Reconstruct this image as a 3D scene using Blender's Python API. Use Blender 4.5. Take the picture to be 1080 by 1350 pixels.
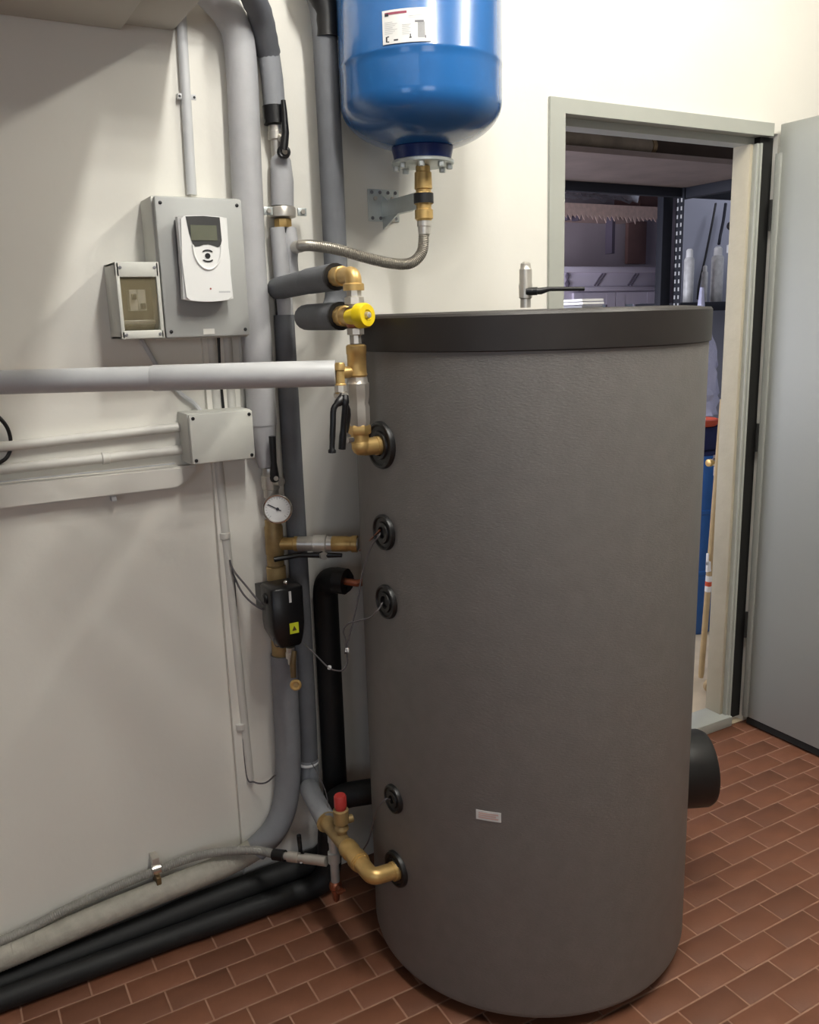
import bpy, bmesh, math, random
from mathutils import Vector, Matrix
random.seed(7)
for o in list(bpy.data.objects): bpy.data.objects.remove(o, do_unlink=True)
SC = bpy.context.scene; COL = SC.collection
PI = math.pi
# ------------------------------------------------------------------ camera
F, YAW, PIT, ROL = 1142.0227, 0.50903768, 0.22054645, -0.02928609
EYE = 1.55
_fw = Vector((math.sin(YAW)*math.cos(PIT), math.cos(YAW)*math.cos(PIT), -math.sin(PIT)))
_r0 = Vector((math.cos(YAW), -math.sin(YAW), 0)); _u0 = _r0.cross(_fw)
_r = _r0*math.cos(ROL)+_u0*math.sin(ROL); _u = -_r0*math.sin(ROL)+_u0*math.cos(ROL)
cd = bpy.data.cameras.new('camera'); cam = bpy.data.objects.new('camera', cd); COL.objects.link(cam)
cam.matrix_world = Matrix(((_r.x, _u.x, -_fw.x, 0), (_r.y, _u.y, -_fw.y, 0), (_r.z, _u.z, -_fw.z, EYE), (0, 0, 0, 1)))
cd.sensor_fit = 'HORIZONTAL'; cd.sensor_width = 36; cd.lens = 36*F/1080; cd.clip_start = .02
SC.camera = cam
# ------------------------------------------------------------------ world, light, exposure
w = bpy.data.worlds.new('world'); SC.world = w; w.use_nodes = True
w.node_tree.nodes['Background'].inputs[0].default_value = (.75, .82, 1, 1)
w.node_tree.nodes['Background'].inputs[1].default_value = .25
SC.view_settings.view_transform = 'Standard'; SC.view_settings.look = 'None'
SC.view_settings.gamma = 1; SC.view_settings.use_curve_mapping = False
SC.view_settings.exposure = 0.0
def area(name, loc, rot, sx, sy, power, col):
    l = bpy.data.lights.new(name, 'AREA'); l.shape = 'RECTANGLE'; l.size = sx; l.size_y = sy; l.energy = power; l.color = col
    o = bpy.data.objects.new(name, l); COL.objects.link(o); o.location = loc; o.rotation_euler = rot; return o
def tube_light(name, x, ys, z, power, col):      # a bare fluorescent tube: a row of small round lights along it
    for y in ys:
        l = bpy.data.lights.new(name, 'POINT'); l.energy = power/len(ys); l.color = col; l.shadow_soft_size = .05
        o = bpy.data.objects.new(name, l); COL.objects.link(o); o.location = (x, y, z)
tube_light('ceiling_lamp_light', .78, (.1, .4, .7, 1.0), 3.03, 86, (1, .985, .94))
tube_light('ceiling_lamp_light', 2.0, (.1, .4, .7, 1.0), 3.03, 78, (1, .97, .88))
area('room_fill_light', (-.9, -3.5, 1.9), (math.radians(90), 0, 0), 1.6, 1.2, 19, (.96, .97, 1))  # added frontal fill from behind the camera, no window is built there
area('store_daylight', (1.35, 3.45, 1.5), (0, math.radians(-90), 0), 1.1, .9, 38, (.86, .88, 1))  # daylight added from the left to brighten the cupboard front
area('store_lamp_light', (4.2, 3.0, 2.9), (0, 0, 0), .4, .4, 10, (.86, .88, 1))
area('blue_fill_light', (-2.5, -1.2, 1.7), (0, math.radians(-90), 0), 1.0, 1.2, 11, (.62, .76, 1))  # added bluish fill from the left, tints the shadowed areas

# ------------------------------------------------------------------ helpers
def ray(px, py): return _fw + _r*((px-540)/F) + _u*((675-py)/F)
def P(px, py, y):                         # point of the photograph's pixel on the plane at depth y from the camera foot
    v = ray(px, py); t = y/v.y
    return Vector((v.x*t, y, EYE+v.z*t))
def s2l(c): c /= 255; return c/12.92 if c <= .04045 else ((c+.055)/1.055)**2.4
def rgb(r, g, b): return (s2l(r), s2l(g), s2l(b), 1)
def mat(name, col, rough=.5, metal=0, var=.06, scale=12, bump=0, bscale=60, coat=0, rand=0, island=False, aniso=None):
    m = bpy.data.materials.new(name); m.use_nodes = True; nt = m.node_tree; N = nt.nodes; L = nt.links
    b = N['Principled BSDF']; b.inputs['Roughness'].default_value = rough; b.inputs['Metallic'].default_value = metal
    if coat: b.inputs['Coat Weight'].default_value = coat; b.inputs['Coat Roughness'].default_value = .08
    tc = N.new('ShaderNodeTexCoord'); nz = N.new('ShaderNodeTexNoise'); nz.inputs['Scale'].default_value = scale; nz.inputs['Detail'].default_value = 5
    L.new(tc.outputs['Object'], nz.inputs['Vector'])
    mr = N.new('ShaderNodeMapRange'); mr.inputs['From Min'].default_value = .3; mr.inputs['From Max'].default_value = .7
    mr.inputs['To Min'].default_value = 1-var; mr.inputs['To Max'].default_value = 1+var
    L.new(nz.outputs['Fac'], mr.inputs['Value'])
    mx = N.new('ShaderNodeVectorMath'); mx.operation = 'SCALE'; mx.inputs[0].default_value = col[:3]
    if rand:
        oi = N.new('ShaderNodeNewGeometry') if island else N.new('ShaderNodeObjectInfo')
        r2 = N.new('ShaderNodeMapRange'); r2.inputs['To Min'].default_value = 1-rand; r2.inputs['To Max'].default_value = 1+rand
        L.new(oi.outputs['Random Per Island' if island else 'Random'], r2.inputs['Value'])
        mm = N.new('ShaderNodeMath'); mm.operation = 'MULTIPLY'; L.new(mr.outputs[0], mm.inputs[0]); L.new(r2.outputs[0], mm.inputs[1])
        L.new(mm.outputs[0], mx.inputs['Scale'])
    else: L.new(mr.outputs[0], mx.inputs['Scale'])
    L.new(mx.outputs[0], b.inputs['Base Color'])
    if bump:
        n2 = N.new('ShaderNodeTexNoise'); n2.inputs['Scale'].default_value = bscale; n2.inputs['Detail'].default_value = 4
        if aniso:
            mp = N.new('ShaderNodeMapping'); mp.inputs['Scale'].default_value = aniso; L.new(tc.outputs['Object'], mp.inputs[0]); L.new(mp.outputs[0], n2.inputs['Vector'])
        else: L.new(tc.outputs['Object'], n2.inputs['Vector'])
        bp = N.new('ShaderNodeBump'); bp.inputs['Strength'].default_value = bump; bp.inputs['Distance'].default_value = .01
        L.new(n2.outputs['Fac'], bp.inputs['Height']); L.new(bp.outputs[0], b.inputs['Normal'])
    return m
M = {}
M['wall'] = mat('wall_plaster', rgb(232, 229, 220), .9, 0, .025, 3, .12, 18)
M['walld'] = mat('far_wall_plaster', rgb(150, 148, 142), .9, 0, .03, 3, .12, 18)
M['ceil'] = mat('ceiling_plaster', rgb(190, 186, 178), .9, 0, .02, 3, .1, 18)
M['grout'] = mat('grout', rgb(152, 116, 96), .9, 0, .15, 30)
M['tile'] = mat('cotto_tile', rgb(114, 72, 51), .6, 0, .07, 14, .05, 90, rand=.13)
M['tilei'] = mat('cotto_tile_field', rgb(114, 72, 51), .6, 0, .07, 14, .05, 90, rand=.13, island=True)
M['doorg'] = mat('door_grey_paint', rgb(152, 154, 148), .5, 0, .02, 4, .03, 160)
M['frameg'] = mat('frame_grey_paint', rgb(170, 172, 164), .45, 0, .03, 6)
M['gap'] = mat('gap_shade_black', rgb(22, 22, 20), .8)  # black of sweep and hinges, also paints the shade in the door gap
M['jacket'] = mat('tank_jacket_vinyl', rgb(121, 118, 115), .5, 0, .05, 26, .12, 40, aniso=(3, 3, 12))
M['lid'] = mat('tank_lid_vinyl', rgb(44, 40, 38), .5, 0, .08, 16)
M['rubber'] = mat('black_rubber', rgb(26, 25, 25), .42, 0, .1, 20)
M['blue'] = mat('blue_enamel', rgb(34, 94, 156), .22, 0, .03, 5, .02, 20, coat=.5)
M['bluedk'] = mat('dark_blue_enamel', rgb(14, 40, 104), .3)
M['zinc'] = mat('zinc_plate', rgb(206, 212, 210), .4, .55, .1, 20)
M['chrome'] = mat('chrome', rgb(225, 222, 218), .16, 1, .04, 10)
M['nickel'] = mat('nickel', rgb(208, 203, 194), .34, .65, .08, 30)
M['steel'] = mat('stainless_hose', rgb(176, 170, 160), .36, .85, .06, 40)
M['brass'] = mat('brass', rgb(208, 174, 112), .4, .6, .12, 30)
M['brassd'] = mat('dull_brass', rgb(176, 150, 104), .48, .5, .15, 30)
M['copper'] = mat('copper', rgb(178, 112, 84), .35, .8, .1, 25)
M['foam'] = mat('grey_foam', rgb(140, 142, 146), .75, 0, .06, 20, .06, 120)
M['foaml'] = mat('light_grey_foam', rgb(176, 176, 178), .7, 0, .05, 20, .05, 120)
M['foamd'] = mat('dark_grey_foam', rgb(106, 108, 112), .78, 0, .08, 20, .06, 120)
M['foamk'] = mat('black_foam', rgb(20, 21, 22), .62, 0, .12, 20, .08, 60)
M['tape'] = mat('black_tape', rgb(24, 23, 24), .4)
M['pvc'] = mat('grey_pvc', rgb(198, 199, 200), .36, 0, .03, 14)
M['pvcl'] = mat('light_pvc', rgb(212, 210, 203), .45, 0, .03, 14)
M['trunk'] = mat('trunking_white', rgb(222, 219, 211), .5, 0, .03, 8)
M['hosegrey'] = mat('hose_grey', rgb(150, 148, 142), .5, .2, .1, 40)
M['beige'] = mat('beige_sleeve', rgb(170, 166, 154), .7, 0, .12, 30, .25, 70)
M['box'] = mat('box_grey_plastic', rgb(170, 171, 168), .5, 0, .02, 8)
M['boxl'] = mat('box_light_plastic', rgb(206, 206, 198), .5, 0, .02, 8)
M['white'] = mat('white_plastic', rgb(236, 236, 234), .4, 0, .015, 8)
M['dark'] = mat('dark_plastic', rgb(34, 34, 36), .4, 0, .06, 12)
M['black'] = mat('black_plastic', rgb(20, 20, 22), .35, 0, .06, 12)
M['bezel'] = mat('display_bezel', rgb(70, 70, 70), .3)
M['lcd'] = mat('lcd_grey', rgb(104, 106, 92), .25)
M['led'] = mat('led_red', rgb(170, 70, 60), .3)
M['yellow'] = mat('yellow_knob', rgb(236, 206, 30), .35)
M['ystick'] = mat('yellow_sticker', rgb(216, 224, 50), .5)
M['red'] = mat('red_cap', rgb(186, 60, 56), .4)
M['paper'] = mat('label_paper', rgb(226, 226, 224), .6)
M['ink'] = mat('grey_ink', rgb(120, 120, 124), .6)
M['inkd'] = mat('dark_ink', rgb(46, 46, 54), .6)
M['inkr'] = mat('red_ink', rgb(150, 70, 90), .6)
M['inkl'] = mat('pale_ink', rgb(196, 197, 198), .6)
M['inkp'] = mat('pink_ink', rgb(226, 190, 180), .6)
M['cable'] = mat('grey_cable', rgb(92, 88, 90), .55)
M['cablek'] = mat('black_cable', rgb(24, 24, 25), .5)
M['tie'] = mat('clear_tie', rgb(220, 220, 220), .3)
M['brown'] = mat('brown_inside', rgb(130, 120, 98), .6)
M['rail'] = mat('rail_metal', rgb(200, 198, 186), .3, .5)
M['stw'] = mat('store_wall_blue', rgb(158, 160, 172), .9, 0, .05, 4)
M['stl'] = mat('store_wall_lilac', rgb(182, 172, 180), .9, 0, .08, 3)
M['stf'] = mat('store_floor', rgb(196, 180, 152), .8, 0, .1, 8)
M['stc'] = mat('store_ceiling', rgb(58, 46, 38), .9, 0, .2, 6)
M['reveal'] = mat('reveal_plaster', rgb(178, 170, 150), .9, 0, .06, 8, .2, 30)
M['shelfk'] = mat('shelf_dark_steel', rgb(20, 23, 34), .7, 0, .08, 12)
M['board'] = mat('shelf_board', rgb(112, 100, 96), .7, 0, .15, 6, .1, 20, aniso=(1, 8, 8))
M['cup'] = mat('cupboard_white_paint', rgb(206, 198, 214), .5, 0, .04, 6)
M['cupd'] = mat('cupboard_groove', rgb(96, 88, 104), .6)
M['pane'] = mat('cupboard_glass', rgb(176, 190, 204), .5, 0, .25, 14)
M['lace'] = mat('lace_trim', rgb(214, 186, 176), .9, 0, .1, 40)
M['wood'] = mat('broom_wood', rgb(188, 164, 124), .6, 0, .1, 14, .05, 40, aniso=(12, 12, 1))
M['logw'] = mat('pale_log', rgb(112, 102, 88), .85, 0, .25, 9, .3, 20)
M['bag'] = mat('lilac_plastic_bag', rgb(178, 180, 206), .3, 0, .1, 14, .6, 26)
M['orange'] = mat('orange_plastic', rgb(206, 84, 52), .5)
M['navy'] = mat('navy_fabric', rgb(26, 32, 74), .9, 0, .15, 20)
M['bluep'] = mat('blue_plastic', rgb(28, 84, 150), .4)
M['can'] = mat('can_white', rgb(206, 206, 204), .4, 0, .18, 34)
M['cardb'] = mat('brown_card', rgb(126, 96, 92), .8, 0, .1, 9)
M['bronze'] = mat('bronze_brown', rgb(112, 92, 62), .45, .4, .2, 30)
M['lamp'] = mat('lamp_white', rgb(240, 240, 236), .4)
def clear(name, col, alpha, rough=.05):
    m = mat(name, col, rough, 0, 0); m.node_tree.nodes['Principled BSDF'].inputs['Alpha'].default_value = alpha; return m
M['clear'] = clear('clear_smoked_window', rgb(168, 156, 124), .3)
M['film'] = clear('plastic_film', rgb(210, 216, 226), .55, .2)
em = bpy.data.materials.new('lamp_diffuser'); em.use_nodes = True
_b = em.node_tree.nodes['Principled BSDF']; _b.inputs['Emission Color'].default_value = (1, .96, .88, 1); _b.inputs['Emission Strength'].default_value = 3
M['diff'] = em

def basis(d):
    d = Vector(d).normalized(); a = Vector((0, 0, 1)) if abs(d.z) < .9 else Vector((1, 0, 0))
    u = d.cross(a).normalized(); return d, u, d.cross(u)
def smoothpath(pts, n=6):
    pts = [Vector(p) for p in pts]
    if len(pts) < 3 or n < 2: return pts
    out = []
    for i in range(len(pts)-1):
        p1, p2 = pts[i], pts[i+1]; p0 = pts[i-1] if i else p1*2-p2; p3 = pts[i+2] if i+2 < len(pts) else p2*2-p1
        for k in range(n):
            t = k/n
            out.append(.5*((2*p1)+(p2-p0)*t+(2*p0-5*p1+4*p2-p3)*t*t+(3*p1-p0-3*p2+p3)*t**3))
    return out+[pts[-1]]
def bend(pts, r, n=7):                    # polyline with rounded corners
    pts = [Vector(p) for p in pts]; out = [pts[0]]
    for i in range(1, len(pts)-1):
        a, b, c = pts[i-1], pts[i], pts[i+1]
        d1 = (a-b); d2 = (c-b); rr = min(r, d1.length*.49, d2.length*.49)
        p = b+d1.normalized()*rr; q = b+d2.normalized()*rr
        for k in range(n+1):
            t = k/n; out.append(p*(1-t)**2+b*2*t*(1-t)+q*t*t)
    return out+[pts[-1]]
LOC = {}
class MB:
    def __init__(s): s.bm = bmesh.new(); s.mi = 0
    def _faces(s, f):
        for x in f: x.material_index = s.mi
    def box(s, lo, hi, bev=0, seg=2):
        lo = Vector(lo); hi = Vector(hi)
        return s.obox((lo+hi)/2, (Vector((1, 0, 0)), Vector((0, 1, 0)), Vector((0, 0, 1))), (hi-lo)/2, bev, seg)
    def obox(s, c, ax, h, bev=0, seg=2):
        c = Vector(c); vs = []
        for i in (-1, 1):
            for j in (-1, 1):
                for k in (-1, 1): vs.append(s.bm.verts.new(c+ax[0]*i*h[0]+ax[1]*j*h[1]+ax[2]*k*h[2]))
        fs = [s.bm.faces.new([vs[i] for i in q]) for q in ((0, 1, 3, 2), (4, 6, 7, 5), (0, 4, 5, 1), (2, 3, 7, 6), (0, 2, 6, 4), (1, 5, 7, 3))]
        s._faces(fs)
        if bev:
            es = list({e for f in fs for e in f.edges})
            r = bmesh.ops.bevel(s.bm, geom=es, offset=bev, segments=seg, affect='EDGES', profile=.5); s._faces(r['faces'])
        return s
    def rings(s, rings, caps=True, closed=True):
        R = [[s.bm.verts.new(p) for p in r] for r in rings]; n = len(R[0]); f = []
        for a, b in zip(R, R[1:]):
            for i in range(n if closed else n-1):
                j = (i+1) % n
                f.append(s.bm.faces.new((a[i], a[j], b[j], b[i])))
        if caps: f.append(s.bm.faces.new(R[0][::-1])); f.append(s.bm.faces.new(R[-1]))
        s._faces(f); return s
    def lathe(s, p, d, prof, seg=20, caps=True, rot=0):
        p = Vector(p); d, u, v = basis(d)
        s.rings([[p+d*t+(u*math.cos(2*PI*i/seg+rot)+v*math.sin(2*PI*i/seg+rot))*max(r, 1e-5) for i in range(seg)] for t, r in prof], caps); return s
    def cyl(s, p, q, r, seg=18, r2=None, bev=0):
        p = Vector(p); q = Vector(q); L = (q-p).length; r2 = r if r2 is None else r2
        pr = [(0, r), (L, r2)] if not bev else [(0, r-bev), (bev*.3, r-bev*.3), (bev, r), (L-bev, r2), (L-bev*.3, r2-bev*.3), (L, r2-bev)]
        return s.lathe(p, q-p, pr, seg)
    def nut(s, p, q, r): return s.lathe(p, Vector(q)-Vector(p), [(0, r*.9), ((Vector(q)-Vector(p)).length*.15, r), ((Vector(q)-Vector(p)).length*.85, r), ((Vector(q)-Vector(p)).length, r*.9)], 6)
    def tube(s, pts, r, seg=14, caps=True):
        pts = [Vector(p) for p in pts]; n = len(pts); rr = r if isinstance(r, (list, tuple)) else [r]*n
        T = [(pts[min(i+1, n-1)]-pts[max(i-1, 0)]).normalized() for i in range(n)]
        _, u, _ = basis(T[0]); rings = []
        for i in range(n):
            u = (u-T[i]*u.dot(T[i])).normalized(); v = T[i].cross(u)
            rings.append([pts[i]+(u*math.cos(2*PI*k/seg)+v*math.sin(2*PI*k/seg))*rr[i] for k in range(seg)])
        return s.rings(rings, caps)
    def ribbed(s, pts, r, amp, pitch, seg=12):
        pts = [Vector(p) for p in pts]; L = [0]
        for a, b in zip(pts, pts[1:]): L.append(L[-1]+(b-a).length)
        n = int(L[-1]/(pitch/2)); out = []; rr = []; j = 0
        for i in range(n+1):
            t = L[-1]*i/n
            while j < len(L)-2 and L[j+1] < t: j += 1
            k = (t-L[j])/max(1e-9, L[j+1]-L[j]); out.append(pts[j].lerp(pts[j+1], k)); rr.append(r+(amp if i % 2 else -amp))
        return s.tube(out, rr, seg)
    def ball(s, c, r, sc=(1, 1, 1), seg=14):
        m = Matrix.Translation(Vector(c)) @ Matrix.Diagonal((r*sc[0], r*sc[1], r*sc[2], 1))
        g = bmesh.ops.create_uvsphere(s.bm, u_segments=seg, v_segments=max(6, seg//2), radius=1, matrix=m)
        s._faces({f for v in g['verts'] for f in v.link_faces}); return s
    def torus(s, c, d, R, r, seg=24, ms=8):
        c = Vector(c); d, u, v = basis(d); rings = []
        for i in range(seg+1):
            a = 2*PI*i/seg; e = u*math.cos(a)+v*math.sin(a)
            rings.append([c+e*(R+r*math.cos(2*PI*k/ms))+d*r*math.sin(2*PI*k/ms) for k in range(ms)])
        s.rings(rings, False); bmesh.ops.remove_doubles(s.bm, verts=s.bm.verts, dist=1e-6); return s
    def prism(s, poly, depth, bev=0):
        depth = Vector(depth); a = [s.bm.verts.new(Vector(p)) for p in poly]; b = [s.bm.verts.new(Vector(p)+depth) for p in poly]; n = len(a)
        f = [s.bm.faces.new(a[::-1]), s.bm.faces.new(b)]+[s.bm.faces.new((a[i], a[(i+1) % n], b[(i+1) % n], b[i])) for i in range(n)]
        s._faces(f)
        if bev:
            r = bmesh.ops.bevel(s.bm, geom=list(f[1].edges)+list(f[0].edges), offset=bev, segments=2, affect='EDGES'); s._faces(r['faces'])
        return s
    def build(s, name, m, parent=None, loc=None, ang=38):
        bm = s.bm; o0 = LOC[parent.name] if parent else Vector(loc or (0, 0, 0))
        bmesh.ops.recalc_face_normals(bm, faces=bm.faces)
        for f in bm.faces: f.smooth = True
        for e in bm.edges:
            if len(e.link_faces) == 2 and e.calc_face_angle(0) > math.radians(ang): e.smooth = False
        bmesh.ops.translate(bm, vec=-o0, verts=bm.verts)
        me = bpy.data.meshes.new(name); bm.to_mesh(me); bm.free()
        for x in (m if isinstance(m, list) else [m]): me.materials.append(M[x])
        o = bpy.data.objects.new(name, me); COL.objects.link(o)
        if parent: o.parent = parent
        else: o.location = o0
        LOC[o.name] = o0; return o
def thing(name, label, cat, loc, group=None):
    o = bpy.data.objects.new(name, None); COL.objects.link(o); o.location = loc; o.empty_display_size = .05
    LOC[o.name] = Vector(loc); o['label'] = label; o['category'] = cat
    if group: o['group'] = group
    return o
def tag(o, label, cat, group=None):
    o['label'] = label; o['category'] = cat
    if group: o['group'] = group
    return o
def struct(o): o['kind'] = 'structure'; return o
X, Y, Z = Vector((1, 0, 0)), Vector((0, 1, 0)), Vector((0, 0, 1))

# ------------------------------------------------------------------ room shell
WL, WR, WB = 2.085, 2.07, 2.165            # face of the left wall part, face of the right part, back of the wall
XS = .605                                 # where the left part ends
DX0, DX1, DZ = 1.66, 2.60, 2.11          # rough door hole
CE = 3.2
m = MB()
m.box((-2.6, WL, -.1), (XS, WB+.2, CE)); m.box((XS, WR, -.1), (DX0, WB, CE)); m.box((DX0, WR, DZ), (DX1, WB, CE)); m.box((DX1, WR, -.1), (3.5, WB, CE))
struct(m.build('wall_back', 'wall'))
struct(MB().box((-2.8, -3.6, -.1), (-2.6, WB, CE)).build('wall_left', 'walld'))
struct(MB().box((3.5, -3.6, -.1), (3.7, WB, CE)).build('wall_right', 'walld'))
struct(MB().box((-2.8, -3.8, -.1), (3.7, -3.6, CE)).build('wall_front', 'walld'))
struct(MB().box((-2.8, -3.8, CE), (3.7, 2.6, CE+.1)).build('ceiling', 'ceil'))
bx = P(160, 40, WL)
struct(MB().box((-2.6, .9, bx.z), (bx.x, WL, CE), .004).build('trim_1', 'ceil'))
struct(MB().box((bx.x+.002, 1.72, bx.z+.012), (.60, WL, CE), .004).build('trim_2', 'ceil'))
# floor: grout bed and cotto tiles, 7.5 x 15 cm in running bond
fl = struct(MB().box((-2.8, -3.8, -.1), (3.7, WR, -.0018)).build('floor', 'grout'))
TX, TY, X0, Y0 = .1523, .07485, .3235, 1.8485
def tilebm(m, cx, cy, z, g=.0022):
    a, b = TX/2-g, TY/2-g; c = .0016
    lo = [(cx-a, cy-b), (cx+a, cy-b), (cx+a, cy+b), (cx-a, cy+b)]; hi = [(cx-a+c, cy-b+c), (cx+a-c, cy-b+c), (cx+a-c, cy+b-c), (cx-a+c, cy+b-c)]
    m.rings([[Vector((x, y, -.006)) for x, y in lo], [Vector((x, y, z-.0012)) for x, y in lo], [Vector((x, y, z)) for x, y in hi]], True)
TCX, TCY, TR = 1.2195, 1.6177, .3948
def inview(cx, cy):
    v = Vector((cx, cy, 0))-Vector((0, 0, EYE)); c = v.dot(_fw)
    if c < .1: return False
    px, py = 540+F*v.dot(_r)/c, 675-F*v.dot(_u)/c
    if not (-25 < px < 1105 and 500 < py < 1375): return False
    d = math.hypot(cx, cy); t = (TCX*cx+TCY*cy)/d
    perp = abs(TCX*cy-TCY*cx)/d
    if perp < TR-.05 and d > t: return False
    if math.hypot(cx-TCX, cy-TCY) < TR-.09: return False
    if cy > 1.975 and cx < 1.6: return False
    return True
variants = []
for k in range(4):
    t = MB(); tilebm(t, 0, 0, random.uniform(-.0006, .0006)); o = t.build('tile', 'tile', None); variants.append(o.data); bpy.data.objects.remove(o)
field = MB(); nt = 0
for j in range(-76, 5):
    cy = Y0-TY/2+j*TY
    if cy+TY/2 > WR+.05: continue
    for i in range(-20, 22):
        cx = X0+(i+.5)*TX+(TX/2 if j % 2 else 0)
        if cy+TY/2 > WL and cx < XS-.08: continue
        if inview(cx, cy):
            o = bpy.data.objects.new('tile', random.choice(variants)); COL.objects.link(o); o.parent = fl
            o.location = (cx, cy, random.uniform(-.0003, .0003)); nt += 1
        else: tilebm(field, cx, cy, random.uniform(-.0006, .0006))
print('tiles in view', nt)
fo = field.build('tile_field', 'tilei', fl); fo['kind'] = 'stuff'
# lamps on the ceiling, above the frame
for x, nm in ((.78, 'over the pipe corner'), (2.0, 'over the doorway')):
    t = thing('ceiling_lamp', 'white bare tube batten on the ceiling, the one %s' % nm, 'lamp', (x, .55, CE))
    MB().box((x-.04, -.1, 3.13), (x+.04, 1.2, CE), .008).build('lamp_body', 'lamp', t)
    for y in (-.08, 1.18): MB().box((x-.015, y-.01, 3.0), (x+.015, y+.01, 3.14), .004).build('tube_holder', 'lamp', t)

# ------------------------------------------------------------------ door to the store room
d = thing('door_1', '', '', (1.7, 2.06, 0)); del d['label'], d['category']; struct(d)
jl, jt = P(726, 127, 2.06), P(870, 144, 2.06)
il, it = P(746, 149, 2.06), P(870, 163, 2.06); ir = P(1011, 183, 2.06).x
OL, OT, IL, IT = jl.x, jt.z, il.x, it.z
m = MB(); m.box((OL, 2.06, 0), (IL, 2.12, IT)); m.box((OL, 2.06, IT), (ir+.035, 2.12, OT))
m.box((IL, 2.105, 0), (IL+.022, WB, IT-.022)); m.box((IL, 2.105, IT-.022), (ir, WB, IT))
m.box((ir-.020, 2.078, 0), (ir-.004, WB-.02, IT-.022)); m.box((ir-.012, 2.070, 0), (ir-.004, 2.078, IT-.022))
m.build('frame', 'frameg', d)
MB().box((ir-.004, 2.082, .02), (ir+.06, 2.12, IT)).build('gap_shade', 'gap', d)  # black strip painting the shade in the gap between frame and leaf
MB().box((IL, 2.06, 0), (ir-.005, WB+.0, .04), .003).build('threshold', 'frameg', d)
MB().box((ir-.034, 2.095, 0.04), (ir-.020, WB, IT-.022), .001).build('reveal', 'reveal', d)
lx = P(984.4, 946.7, 2.05).x-.016; lz = P(1027, 164, 2.05).z
lf = MB().box((lx, 1.19, .035), (lx+.045, 2.045, lz), .003).box((lx-.010, 2.030, .035), (lx, 2.052, lz-.09), .002).build('leaf', 'doorg', d)
MB().box((lx+.004, 1.195, .008), (lx+.03, 2.04, .034)).build('sweep', 'gap', d)
for z in (.35, 1.05, 1.80):
    MB().cyl((lx-.012, 2.056, z), (lx-.012, 2.056, z+.1), .006, 10).build('hinge', 'gap', d)

# ------------------------------------------------------------------ hot water tank
TC = Vector((TCX, TCY, 0))
tank = thing('storage_tank', 'tall grey jacketed cylindrical storage tank with black lid on the tiled floor', 'tank', TC)
MB().lathe(TC+Z*.03, Z, [(0, TR-.012), (.008, TR-.003), (.02, TR), (1.465, TR)], 96).build('jacket', 'jacket', tank)
MB().lathe(TC, Z, [(0, TR-.05), (.03, TR-.05)], 64).build('base_ring', 'rubber', tank)
MB().lathe(TC+Z*1.484, Z, [(0, TR+.001), (.002, TR+.005), (.066, TR+.005), (.071, TR+.001), (.072, TR-.02)], 96).build('lid_band', 'lid', tank)
MB().lathe(TC+Z*1.552, Z, [(0, TR-.015), (.005, TR-.02), (.007, TR-.05)], 96).build('lid_top', 'lid', tank)
AZ = math.radians(-176); pn = Vector((math.cos(AZ), math.sin(AZ), 0)); pc = TC+pn*TR
def port(z, r, hole, hm='dark'):
    c = pc+Z*z-pn*.006
    t = MB().lathe(c, pn, [(0, r), (.010, r), (.014, r*.96), (.015, r*.86), (.011, r*.80), (.011, r*.62), (.015, r*.58), (.015, hole), (.006, hole*.95)], 40).build('port_rosette', 'rubber', tank)
    MB().lathe(c, pn, [(0, hole*.9), (.008, hole*.9), (.009, hole*.5)], 20).build('socket', hm, t)
for z, r, h in ((1.293, .050, .022), (1.106, .039, .013), (.951, .038, .014), (.478, .034, .010), (.297, .043, .022)): port(z, r, h)
# small sticker
a0, a1 = math.radians(-142.2), math.radians(-134.4); st = MB()
st.rings([[TC+Vector((math.cos(a), math.sin(a), 0))*(TR+rr)+Z*zz for rr, zz in ((.0005, .514), (.0005, .536), (.0012, .536), (.0012, .514))] for a in [a0+(a1-a0)*k/6 for k in range(7)]])
st = st.build('sticker', 'paper', tank); st['label'] = 'small white sticker with faint pink print'
pr = MB()
for k, (u0, u1, z) in enumerate(((.1, .9, .530), (.1, .8, .525), (.1, .9, .520))):
    pr.rings([[TC+Vector((math.cos(a), math.sin(a), 0))*(TR+.0016)+Z*zz for zz in (z-.0014, z+.0014)] for a in [a0+(a1-a0)*(u0+(u1-u0)*q/5) for q in range(6)]], False, False)
pr.build('print', 'inkp', st)
# black inspection flange at the far right
fa = math.radians(-25); fn = Vector((math.cos(fa), math.sin(fa), 0)); fc = TC+fn*(TR-.02)+Z*.392
MB().lathe(fc, fn, [(0, .098), (.085, .098), (.097, .092), (.10, .08)], 40).build('inspection_cover', 'rubber', tank)['label'] = 'round black rubber cover at the far side'

# valve on the lid
b = P(693, 405, 1.66); b.z = 1.565
t = thing('lid_valve', 'small nickel valve with black lever standing on the tank lid', 'valve', b)
MB().lathe(b, Z, [(0, .012), (.02, .012), (.022, .015), (.05, .016), (.055, .0145), (.085, .0145), (.088, .012), (.098, .0115), (.102, .007)], 18).build('valve_body', 'nickel', t)
c = b+Z*.036
lv = Vector((.88, -.45, 0)).normalized()
MB().cyl(c+Vector((-.1, -.2, 0)).normalized()*.01, c+Vector((.3, -.6, 0)).normalized()*.03, .009, 12).build('stem', 'black', t)
h0 = c+Vector((.3, -.6, 0)).normalized()*.028
MB().tube([h0-lv*.012, h0+lv*.01, h0+lv*.03+Z*.004, h0+lv*.11+Z*.002], [.007, .008, .0052, .0048], 10).build('lever', 'black', t)

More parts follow.
